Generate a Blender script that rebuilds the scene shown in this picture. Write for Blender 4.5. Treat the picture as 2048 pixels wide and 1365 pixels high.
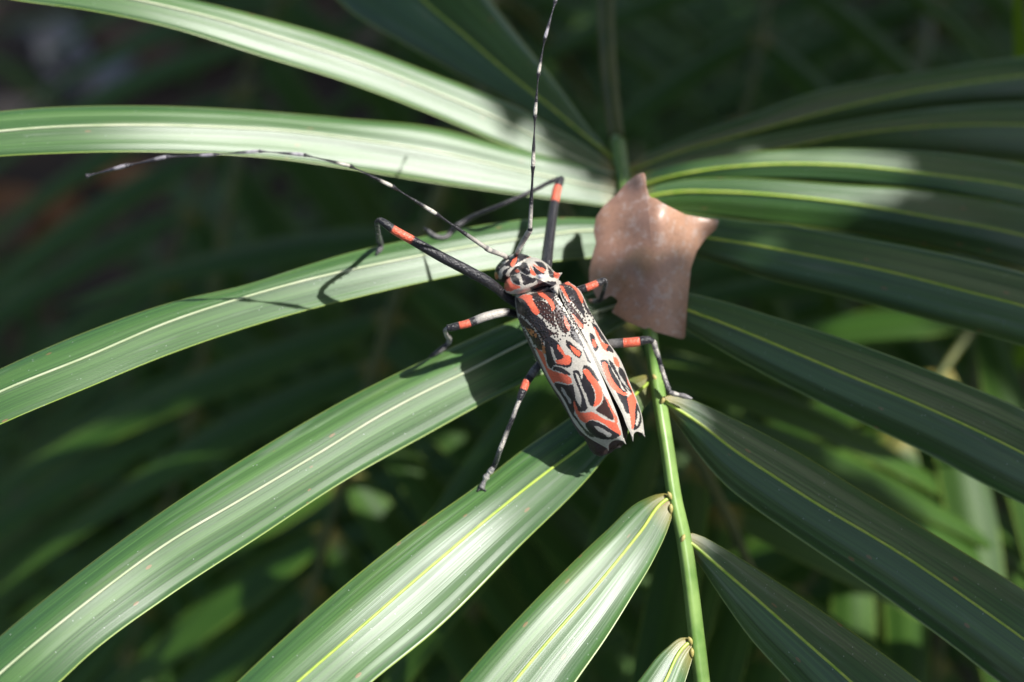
import bpy, math, random
import numpy as np
from mathutils import Vector, Matrix

random.seed(7); rng = np.random.default_rng(7)
scn = bpy.context.scene
for o in list(bpy.data.objects): bpy.data.objects.remove(o)
col = scn.collection
R = math.radians

# ------------------------------------------------------------------ camera
PITCH = 50.0
D0 = 0.46                        # distance camera - beetle (m)
CTR = Vector((0, 0, 0.95))
VIEW = Vector((0, math.cos(R(PITCH)), -math.sin(R(PITCH))))
CAM = CTR - VIEW * D0
UPV = Vector((0, math.sin(R(PITCH)), math.cos(R(PITCH))))
cd = bpy.data.cameras.new('camera'); co = bpy.data.objects.new('camera', cd); col.objects.link(co)
cd.lens = 50; cd.sensor_width = 36; cd.clip_start = 0.01; cd.clip_end = 400
co.location = CAM; co.rotation_euler = (R(90 - PITCH), 0, 0)
cd.dof.use_dof = True; cd.dof.focus_distance = D0 - 0.015; cd.dof.aperture_fstop = 4.2
cd.dof.aperture_blades = 0
scn.camera = co
KPX = 36.0 / 50.0 / 2048.0

# ------------------------------------------------------------------ sky, sun, exposure
SUN = Vector((0.85, -0.05, 1.345)).normalized()       # towards the sun
w = bpy.data.worlds.new('World'); scn.world = w; w.use_nodes = True
nt = w.node_tree; nt.nodes.clear()
sky = nt.nodes.new('ShaderNodeTexSky'); sky.sky_type = 'NISHITA'; sky.sun_disc = False
sky.sun_elevation = math.asin(SUN.z); sky.sun_rotation = math.atan2(SUN.x, SUN.y)
sky.air_density = 0.8; sky.dust_density = 2.5; sky.ozone_density = 0.7
bg = nt.nodes.new('ShaderNodeBackground'); bg.inputs[1].default_value = 0.115
wo = nt.nodes.new('ShaderNodeOutputWorld')
nt.links.new(sky.outputs[0], bg.inputs[0]); nt.links.new(bg.outputs[0], wo.inputs[0])
sl = bpy.data.lights.new('sun', 'SUN'); sl.energy = 4.6; sl.angle = R(0.53); sl.color = (1, 0.975, 0.94)
so = bpy.data.objects.new('sun', sl); col.objects.link(so); so.location = (2, 0, 4)
so.rotation_euler = SUN.to_track_quat('Z', 'Y').to_euler()
scn.view_settings.view_transform = 'Standard'; scn.view_settings.look = 'None'
scn.view_settings.exposure = 0.72; scn.view_settings.gamma = 1.0
scn.render.engine = 'CYCLES'

# ------------------------------------------------------------------ helpers
def P(px, py, d):
    """photo pixel + millimetres beyond the beetle's plane -> world point"""
    Z = D0 + d * 0.001
    return CAM + VIEW * Z + Vector((1, 0, 0)) * ((px - 1024) * Z * KPX) - UPV * ((py - 682.5) * Z * KPX)
CAMn = np.array(CAM); VIEWn = np.array(VIEW); UPn = np.array(UPV); XN = np.array((1.0, 0, 0))
def Pn(px, py, d):
    px, py, d = np.broadcast_arrays(np.asarray(px, float), np.asarray(py, float), np.asarray(d, float))
    Z = D0 + d * 0.001
    return CAMn + Z[..., None] * VIEWn + ((px - 1024) * Z * KPX)[..., None] * XN - ((py - 682.5) * Z * KPX)[..., None] * UPn
def topx(W):
    r = np.asarray(W) - CAMn; Z = r @ VIEWn
    return 1024 + (r @ XN) / Z / KPX, 682.5 - (r @ UPn) / Z / KPX, (Z - D0) * 1000

def spline(pts, n, uniform=False):
    """smooth curve through points (any dimension), resampled evenly by length"""
    p = np.asarray(pts, float)
    if len(p) == 2:
        t = np.linspace(0, 1, n)[:, None]; return p[0] * (1 - t) + p[1] * t
    q = np.vstack([2 * p[0] - p[1], p, 2 * p[-1] - p[-2]])
    out = []
    for i in range(1, len(q) - 2):
        t = np.linspace(0, 1, 24, endpoint=False)[:, None]
        a, b, c, e = q[i - 1], q[i], q[i + 1], q[i + 2]
        # chord-length scaled tangents (no overshoot on uneven points)
        l0 = np.linalg.norm(b - a) + 1e-9; l1 = np.linalg.norm(c - b) + 1e-9; l2 = np.linalg.norm(e - c) + 1e-9
        m1 = (l1 * (b - a) / l0 + l0 * (c - b) / l1) / (l0 + l1) * l1
        m2 = (l2 * (c - b) / l1 + l1 * (e - c) / l2) / (l1 + l2) * l1
        t2, t3 = t * t, t * t * t
        out.append((2 * t3 - 3 * t2 + 1) * b + (t3 - 2 * t2 + t) * m1 + (-2 * t3 + 3 * t2) * c + (t3 - t2) * m2)
    out = np.vstack(out + [p[-1:]])
    if uniform: return out
    s = np.concatenate([[0], np.cumsum(np.linalg.norm(np.diff(out[:, :2] if out.shape[1] > 2 else out, axis=0), axis=1))])
    tt = np.linspace(0, s[-1], n)
    return np.stack([np.interp(tt, s, out[:, k]) for k in range(out.shape[1])], 1)

def mesh_obj(name, verts, faces, mat, parent=None, cols=None, uvs=None, smooth=True):
    me = bpy.data.meshes.new(name)
    me.from_pydata([tuple(v) for v in np.asarray(verts, float)], [], [tuple(int(i) for i in f) for f in faces])
    if smooth: me.polygons.foreach_set('use_smooth', [True] * len(me.polygons))
    if cols is not None:
        a = me.color_attributes.new('Col', 'FLOAT_COLOR', 'POINT')
        c = np.ones((len(verts), 4)); c[:, :3] = cols
        a.data.foreach_set('color', c.ravel())
    if uvs is not None:
        uv = me.uv_layers.new(name='UVMap')
        li = np.zeros(len(me.loops), int); me.loops.foreach_get('vertex_index', li)
        uv.data.foreach_set('uv', np.asarray(uvs, float)[li].ravel())
    me.materials.append(mat); me.update()
    o = bpy.data.objects.new(name, me); col.objects.link(o)
    if parent is not None: o.parent = parent; o.matrix_parent_inverse = parent.matrix_world.inverted()
    return o
def grid_faces(n, m, close=False):
    f = []
    for i in range(n - 1):
        for j in range(m if close else m - 1):
            k = (j + 1) % m
            f.append((i * m + j, i * m + k, (i + 1) * m + k, (i + 1) * m + j))
    return f
def empty(name, loc, **kw):
    o = bpy.data.objects.new(name, None); col.objects.link(o); o.location = loc; o.empty_display_size = 0.01
    o.matrix_world = Matrix.Translation(loc)
    for k, v in kw.items(): o[k] = v
    return o
def tag(o, **kw):
    for k, v in kw.items(): o[k] = v
    return o

def tube_data(pts, rad, nseg=10, flat=1.0):
    """pts world (n,3), rad (n,) -> verts, faces with capped ends"""
    pts = np.asarray(pts, float); n = len(pts)
    tan = np.gradient(pts, axis=0); tan /= np.linalg.norm(tan, axis=1)[:, None] + 1e-12
    ref = -VIEWn
    V = []
    for i in range(n):
        s = np.cross(tan[i], ref)
        if np.linalg.norm(s) < 0.15: s = np.cross(tan[i], UPn)
        s /= np.linalg.norm(s); u = np.cross(s, tan[i])
        for k in range(nseg):
            a = 2 * math.pi * k / nseg
            V.append(pts[i] + rad[i] * (math.cos(a) * s + math.sin(a) * u * flat))
    F = grid_faces(n, nseg, True)
    b = len(V); V.append(pts[0]); V.append(pts[-1])
    for k in range(nseg):
        F.append((b, (k + 1) % nseg, k)); F.append((b + 1, (n - 1) * nseg + k, (n - 1) * nseg + (k + 1) % nseg))
    return V, F

# ------------------------------------------------------------------ node materials
def newmat(name):
    m = bpy.data.materials.new(name); m.use_nodes = True
    t = m.node_tree; t.nodes.clear()
    out = t.nodes.new('ShaderNodeOutputMaterial')
    return m, t, out
def N(t, typ, **kw):
    n = t.nodes.new(typ)
    for k, v in kw.items(): setattr(n, k, v)
    return n
def L(t, a, b): t.links.new(a, b)
def math_n(t, op, a, b=None, clamp=False):
    n = N(t, 'ShaderNodeMath', operation=op, use_clamp=clamp)
    for i, v in enumerate((a, b)):
        if v is None: continue
        if isinstance(v, (int, float)): n.inputs[i].default_value = v
        else: L(t, v, n.inputs[i])
    return n.outputs[0]
def mixc(t, f, a, b):
    n = N(t, 'ShaderNodeMix', data_type='RGBA')
    for i, v in ((0, f), (6, a), (7, b)):
        if isinstance(v, (int, float)): n.inputs[i].default_value = v
        elif isinstance(v, tuple): n.inputs[i].default_value = (*v, 1)
        else: L(t, v, n.inputs[i])
    return n.outputs[2]
def ramp(t, f, lo, hi):
    n = N(t, 'ShaderNodeMapRange', clamp=True); L(t, f, n.inputs[0])
    n.inputs[1].default_value = lo; n.inputs[2].default_value = hi
    return n.outputs[0]

def leaf_material(name, base, light, rough=0.45, transl=0.14, spec=0.62, coat=0.58, detail=True, edge=(0.30, 0.42, 0.06)):
    """UV.x = -1..1 across the blade, UV.y = metres along it"""
    m, t, out = newmat(name)
    uv = N(t, 'ShaderNodeUVMap'); sep = N(t, 'ShaderNodeSeparateXYZ'); L(t, uv.outputs[0], sep.inputs[0])
    u, v = sep.outputs[0], sep.outputs[1]
    oi = N(t, 'ShaderNodeObjectInfo')
    comb = N(t, 'ShaderNodeCombineXYZ')
    L(t, math_n(t, 'MULTIPLY', u, 1.0), comb.inputs[0]); L(t, v, comb.inputs[1]); L(t, math_n(t, 'MULTIPLY', oi.outputs['Random'], 37.0), comb.inputs[2])
    def noise(sx, sy, det=2.0):
        mp = N(t, 'ShaderNodeMapping'); L(t, comb.outputs[0], mp.inputs[0]); mp.inputs['Scale'].default_value = (sx, sy, 1)
        n = N(t, 'ShaderNodeTexNoise'); n.inputs['Scale'].default_value = 1; n.inputs['Detail'].default_value = det
        L(t, mp.outputs[0], n.inputs['Vector']); return n.outputs[0]
    broad = noise(2.6, 9.0)
    fine = noise(24.0, 4.0, 3.0)
    hair = noise(75.0, 10.0, 2.0)
    f1 = ramp(t, broad, 0.35, 0.68)
    f2 = ramp(t, fine, 0.36, 0.66)
    c = mixc(t, f1, base, light)
    dark = tuple(x * 0.55 for x in base)
    c = mixc(t, math_n(t, 'MULTIPLY', f2, 0.75), c, dark)
    au = math_n(t, 'ABSOLUTE', u)
    e = ramp(t, au, 0.955, 0.985)
    c = mixc(t, math_n(t, 'MULTIPLY', e, 0.85), c, edge)
    bs = ramp(t, v, 0.011, 0.002)
    c = mixc(t, math_n(t, 'MULTIPLY', bs, 0.75), c, (0.33, 0.25, 0.06))
    rgh = math_n(t, 'ADD', math_n(t, 'MULTIPLY', broad, 0.22), rough - 0.10)
    if detail:
        # rusty dashes and pale dust, both with their own shapes
        mp = N(t, 'ShaderNodeMapping'); L(t, comb.outputs[0], mp.inputs[0]); mp.inputs['Scale'].default_value = (4.2, 130, 1)
        vo = N(t, 'ShaderNodeTexVoronoi'); L(t, mp.outputs[0], vo.inputs['Vector']); vo.inputs['Scale'].default_value = 1
        sepc = N(t, 'ShaderNodeSeparateColor'); L(t, vo.outputs['Color'], sepc.inputs[0])
        dash = math_n(t, 'MULTIPLY', math_n(t, 'LESS_THAN', vo.outputs['Distance'], 0.15), math_n(t, 'GREATER_THAN', sepc.outputs[0], 0.86))
        c = mixc(t, math_n(t, 'MULTIPLY', dash, 0.6), c, (0.30, 0.14, 0.06))
        mp2 = N(t, 'ShaderNodeMapping'); L(t, comb.outputs[0], mp2.inputs[0]); mp2.inputs['Scale'].default_value = (11, 900, 1)
        vo2 = N(t, 'ShaderNodeTexVoronoi'); L(t, mp2.outputs[0], vo2.inputs['Vector']); vo2.inputs['Scale'].default_value = 1
        sep2 = N(t, 'ShaderNodeSeparateColor'); L(t, vo2.outputs['Color'], sep2.inputs[0])
        dust = math_n(t, 'MULTIPLY', math_n(t, 'LESS_THAN', vo2.outputs['Distance'], 0.16), math_n(t, 'GREATER_THAN', sep2.outputs[1], 0.93))
        c = mixc(t, math_n(t, 'MULTIPLY', dust, 0.55), c, (0.55, 0.6, 0.55))
        sm = ramp(t, noise(5.0, 26.0, 6.0), 0.60, 0.78)          # dusty smears
        c = mixc(t, math_n(t, 'MULTIPLY', sm, 0.28), c, (0.32, 0.36, 0.30))
        rgh = math_n(t, 'ADD', rgh, math_n(t, 'MULTIPLY', sm, 0.15))
        yl = ramp(t, noise(1.6, 14.0, 3.0), 0.60, 0.80)          # yellower, older stretches
        c = mixc(t, math_n(t, 'MULTIPLY', yl, 0.35), c, (0.15, 0.21, 0.035))
    b = N(t, 'ShaderNodeBsdfPrincipled'); L(t, c, b.inputs['Base Color']); L(t, rgh, b.inputs['Roughness'])
    b.inputs['Specular IOR Level'].default_value = spec
    b.inputs['Coat Weight'].default_value = coat; b.inputs['Coat Roughness'].default_value = 0.40; b.inputs['Coat IOR'].default_value = 1.6
    bp = N(t, 'ShaderNodeBump'); bp.inputs['Strength'].default_value = 0.24; bp.inputs['Distance'].default_value = 0.0006
    L(t, math_n(t, 'ADD', math_n(t, 'MULTIPLY', fine, 0.7), math_n(t, 'MULTIPLY', hair, 0.3)), bp.inputs['Height'])
    L(t, bp.outputs[0], b.inputs['Normal']); L(t, bp.outputs[0], b.inputs['Coat Normal'])
    tr = N(t, 'ShaderNodeBsdfTranslucent')
    tc = mixc(t, 0.5, c, (0.20, 0.34, 0.02)); L(t, tc, tr.inputs[0])
    mx = N(t, 'ShaderNodeMixShader'); mx.inputs[0].default_value = transl
    L(t, b.outputs[0], mx.inputs[1]); L(t, tr.outputs[0], mx.inputs[2]); L(t, mx.outputs[0], out.inputs[0])
    return m

def plain_noise_mat(name, a, b_, scale, rough, bump=0.3, bdist=0.0005, spec=0.4, scale2=None):
    m, t, out = newmat(name)
    tc = N(t, 'ShaderNodeTexCoord'); n = N(t, 'ShaderNodeTexNoise'); n.inputs['Scale'].default_value = scale; n.inputs['Detail'].default_value = 5
    L(t, tc.outputs['Object'], n.inputs['Vector'])
    c = mixc(t, ramp(t, n.outputs[0], 0.35, 0.65), a, b_)
    b = N(t, 'ShaderNodeBsdfPrincipled'); L(t, c, b.inputs['Base Color']); b.inputs['Roughness'].default_value = rough
    b.inputs['Specular IOR Level'].default_value = spec
    bp = N(t, 'ShaderNodeBump'); bp.inputs['Strength'].default_value = bump; bp.inputs['Distance'].default_value = bdist
    L(t, n.outputs[0], bp.inputs['Height']); L(t, bp.outputs[0], b.inputs['Normal']); L(t, b.outputs[0], out.inputs[0])
    return m

def vcol_mat(name, rough, spec, bscale, bstr, bdist, coat=0.0):
    m, t, out = newmat(name)
    at = N(t, 'ShaderNodeAttribute', attribute_name='Col')
    tc = N(t, 'ShaderNodeTexCoord'); n = N(t, 'ShaderNodeTexNoise'); n.inputs['Scale'].default_value = bscale; n.inputs['Detail'].default_value = 3
    L(t, tc.outputs['Object'], n.inputs['Vector'])
    g = ramp(t, n.outputs[0], 0.3, 0.7)
    c = mixc(t, math_n(t, 'MULTIPLY', g, 0.30), at.outputs['Color'], (0.0, 0.0, 0.0))
    n2 = N(t, 'ShaderNodeTexNoise'); n2.inputs['Scale'].default_value = bscale * 0.25; L(t, tc.outputs['Object'], n2.inputs['Vector'])
    b = N(t, 'ShaderNodeBsdfPrincipled'); L(t, c, b.inputs['Base Color'])
    L(t, math_n(t, 'ADD', math_n(t, 'MULTIPLY', n2.outputs[0], 0.3), rough - 0.15), b.inputs['Roughness'])
    b.inputs['Specular IOR Level'].default_value = spec; b.inputs['Coat Weight'].default_value = coat
    b.inputs['Sheen Weight'].default_value = .12; b.inputs['Sheen Roughness'].default_value = .5
    bp = N(t, 'ShaderNodeBump'); bp.inputs['Strength'].default_value = bstr; bp.inputs['Distance'].default_value = bdist
    L(t, n.outputs[0], bp.inputs['Height']); L(t, bp.outputs[0], b.inputs['Normal']); L(t, b.outputs[0], out.inputs[0])
    return m

M_leaf = leaf_material('palm_leaf_green', (0.040, 0.118, 0.024), (0.082, 0.196, 0.038))
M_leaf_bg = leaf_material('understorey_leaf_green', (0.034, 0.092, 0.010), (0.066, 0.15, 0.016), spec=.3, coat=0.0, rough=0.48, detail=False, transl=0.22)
M_canopy = leaf_material('canopy_leaf_green', (0.06, 0.13, 0.018), (0.10, 0.19, 0.028), spec=.3, coat=0.0, rough=0.5, detail=False, transl=0.5)
M_rib = plain_noise_mat('midrib_yellow_green', (0.30, 0.46, 0.04), (0.44, 0.54, 0.09), 300, 0.42, 0.15, 0.0003, 0.6)
M_rib_sunlit = plain_noise_mat('midrib_sunlit', (0.36, 0.43, 0.24), (0.50, 0.53, 0.36), 90, 0.42, 0.15, 0.0003, 0.6)  # pale copy for the sunlit leaflets: the sun's whitening is in the colour
M_rachis = plain_noise_mat('rachis_green', (0.11, 0.22, 0.04), (0.21, 0.33, 0.085), 120, 0.40, 0.15, 0.0004, 0.45)
M_stem = plain_noise_mat('stem_olive', (0.06, 0.085, 0.015), (0.11, 0.12, 0.025), 60, 0.5, 0.2, 0.001)
M_joint = plain_noise_mat('joint_straw', (0.36, 0.30, 0.08), (0.46, 0.40, 0.15), 400, 0.5)
M_shell = vcol_mat('beetle_shell', 0.40, 0.45, 2200, 0.35, 0.00018)
M_limb = vcol_mat('beetle_limb', 0.34, 0.55, 1500, 0.9, 0.0005)

# ------------------------------------------------------------------ ground
def ground():
    n = 60; xs = np.sign(np.linspace(-1, 1, n)) * np.abs(np.linspace(-1, 1, n)) ** 3 * 120
    X, Y = np.meshgrid(xs, xs + 0.7, indexing='ij')
    Z = 0.02 * np.sin(X * 5.1 + 1) * np.cos(Y * 4.3) + 0.012 * np.sin(X * 11 + Y * 7)
    m, t, out = newmat('forest_soil')
    tc = N(t, 'ShaderNodeTexCoord')
    n1 = N(t, 'ShaderNodeTexNoise'); n1.inputs['Scale'].default_value = 7; n1.inputs['Detail'].default_value = 8
    n2 = N(t, 'ShaderNodeTexNoise'); n2.inputs['Scale'].default_value = 60; n2.inputs['Detail'].default_value = 6
    for q in (n1, n2): L(t, tc.outputs['Object'], q.inputs['Vector'])
    c = mixc(t, ramp(t, n1.outputs[0], 0.35, 0.7), (0.030, 0.019, 0.010), (0.085, 0.052, 0.028))
    c = mixc(t, math_n(t, 'MULTIPLY', ramp(t, n2.outputs[0], 0.4, 0.7), 0.6), c, (0.02, 0.017, 0.012))
    b = N(t, 'ShaderNodeBsdfPrincipled'); L(t, c, b.inputs['Base Color']); b.inputs['Roughness'].default_value = 0.9
    bp = N(t, 'ShaderNodeBump'); bp.inputs['Strength'].default_value = 0.8; bp.inputs['Distance'].default_value = 0.01
    L(t, n2.outputs[0], bp.inputs['Height']); L(t, bp.outputs[0], b.inputs['Normal']); L(t, b.outputs[0], out.inputs[0])
    o = mesh_obj('ground', np.stack([X, Y, Z], -1).reshape(-1, 3), grid_faces(n, n), m)
    tag(o, kind='structure')
ground()
def ground_z(x, y): return 0.02 * math.sin(x * 5.1 + 1) * math.cos(y * 4.3) + 0.012 * math.sin(x * 11 + y * 7)

# ------------------------------------------------------------------ the main frond, blade by blade
def width_u(m):                      # denser towards margins and midrib
    return np.sin(np.linspace(-1, 1, m) * math.pi / 2) * 0.35 + np.linspace(-1, 1, m) * 0.65
def blade(name, top, mid, bot, dmid, dt, db, parent, mat=None, n=90, m=25, rib=3.0, rib_mat=None, seed=0, curl=1.0):
    """top / mid / bot: traced outlines (pixels) from the rachis outwards; dmid: [(t, depth)] along the midrib;
    dt, db: how much further away (mm) the two margins lie than the raised midrib"""
    T, M_, B = spline(top, n), spline(mid, n), spline(bot, n)
    t = np.linspace(0, 1, n)
    dk = np.array(dmid, float)
    ds = spline(np.column_stack([dk[:, 0] * 100, dk[:, 1]]), 400)
    d = np.interp(t, ds[:, 0] / 100, ds[:, 1])
    half = (np.linalg.norm(T - M_, axis=1) + np.linalg.norm(B - M_, axis=1)) / 2
    k = np.clip(half / 65.0, 0, 1.2)
    r_ = np.random.default_rng(seed + 5)
    ph = r_.uniform(0, 6.28, 6)
    U = width_u(m)
    V = []; UVs = []
    s = np.concatenate([[0], np.cumsum(np.linalg.norm(np.diff(Pn(M_[:, 0], M_[:, 1], d), axis=0), axis=1))])
    wav = 0.9 * np.sin(s * 38 + ph[0]) + 0.5 * np.sin(s * 90 + ph[1])
    for i in range(n):
        for u in U:
            e = T[i] if u < 0 else B[i]
            a = abs(u)
            p = M_[i] * (1 - a) + e * a
            off = (dt if u < 0 else db) * k[i]
            prof = off * (0.62 * a + 0.38 * a * a)
            prof += curl * k[i] * max(0.0, (a - 0.80) / 0.20) ** 2 * 0.8                         # margin rolls under
            prof += -0.28 * k[i] * math.sin(a * math.pi * 3.0 + ph[2]) * (0.3 + a * 0.7)         # long pleats
            prof += -0.09 * k[i] * math.sin(a * math.pi * 8.0 + ph[3] + (u < 0) * 1.3)
            prof += wav[i] * a * a * (0.6 if u < 0 else -0.5) * k[i]
            V.append((p[0], p[1], d[i] + prof)); UVs.append((u, s[i]))
    V = np.array(V); W = Pn(V[:, 0], V[:, 1], V[:, 2]); SURF.append(V)
    # a real (0.35 mm) thickness: upper and under skin joined along the margins
    cen = W.reshape(n, m, 3)
    du = np.gradient(cen, axis=1); dv = np.gradient(cen, axis=0)
    nn = np.cross(du, dv); nn /= np.linalg.norm(nn, axis=2)[..., None] + 1e-12
    sg = np.sign((nn.reshape(-1, 3) @ (-VIEWn)).mean()); nn *= sg
    low = cen - nn * 0.00030
    F = grid_faces(n, m); nb = n * m
    F2 = [tuple(reversed([q + nb for q in f])) for f in F]
    side = []
    for i in range(n - 1):
        for j in (0, m - 1):
            side.append((i * m + j, (i + 1) * m + j, (i + 1) * m + j + nb, i * m + j + nb))
    o = mesh_obj(name, np.vstack([W, low.reshape(-1, 3)]), F + F2 + side, mat or M_leaf, parent, uvs=UVs + UVs)
    # the midrib: a slim raised cord
    rr = rib * KPX * D0 * np.interp(t, [0, 0.1, 0.75, 1], [1.25, 1.0, 0.85, 0.25])
    mv, mf = tube_data(Pn(M_[:, 0], M_[:, 1], d - 0.1), rr, 8, 0.9)
    mesh_obj('midrib', mv, mf, rib_mat or M_rib, o)
    return o

SURF = []
def LD(i, x, y):
    q = SURF[i]; k = np.argsort((q[:, 0] - x) ** 2 + (q[:, 1] - y) ** 2)[:4]
    return float(q[k, 2].mean())
frond = empty('palm_frond', P(1322, 800, 8), label='large arching palm frond with long glossy leaflets that carries the beetle', category='palm frond')

# rachis: (px, py, depth, radius px)
RAC = [(1216, -120, 165, 17), (1212, 0, 145, 16.5), (1216, 120, 124, 16.5), (1228, 240, 103, 16), (1244, 350, 84, 15.5), (1268, 480, 57, 15), (1288, 600, 34, 14),
       (1304, 700, 19, 13.5), (1318, 800, 9, 13.5), (1334, 900, 3, 13.5), (1349, 1000, -1, 14), (1367, 1080, -3, 14.5), (1381, 1180, -6, 15), (1394, 1290, -8, 15.5), (1403, 1365, -10, 15.5), (1428, 1560, -14, 14), (1450, 1740, -16, 10)]
rs = spline([(a, b, c, r_) for a, b, c, r_ in RAC], 160)
rw = Pn(rs[:, 0], rs[:, 1], rs[:, 2])
# petiole goes on, out of the picture, down to the crown at the ground
ext = spline([tuple(rw[0]), tuple(rw[0] + np.array((-0.01, 0.16, 0.03))), tuple(rw[0] + np.array((-0.02, 0.55, -0.03))), tuple(rw[0] + np.array((-0.02, 0.9, -0.35))), (rw[0][0] - 0.02, rw[0][1] + 1.05, ground_z(rw[0][0] - 0.02, rw[0][1] + 1.05) - 0.02)], 30)[::-1]
rp = np.vstack([ext[:-1], rw]); rad = np.concatenate([np.linspace(0.009, rs[0, 3] * KPX * 0.6, 29), rs[:, 3] * KPX * (D0 + rs[:, 2] * 0.001)])
v_, f_ = tube_data(rp, rad, 14, 0.9)
nP = 29 + 34
va = np.array(v_[:-2]).reshape(-1, 14, 3)
v1, f1 = tube_data(rp[:nP + 1], rad[:nP + 1], 14, .9); v2, f2 = tube_data(rp[nP:], rad[nP:], 16, .9)
nq = len(rp) - nP
for i in range(nq):
    for k in range(16):
        a = 2 * math.pi * k / 16; q = np.array(v2[i * 16 + k]); c_ = rp[nP + i]
        v2[i * 16 + k] = c_ + (q - c_) * (1 + .15 * math.cos(3 * (a - 1.25)))
mesh_obj('petiole', v1, f1, M_stem, frond)
rach = mesh_obj('rachis', v2, f2, M_rachis, frond)

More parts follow.
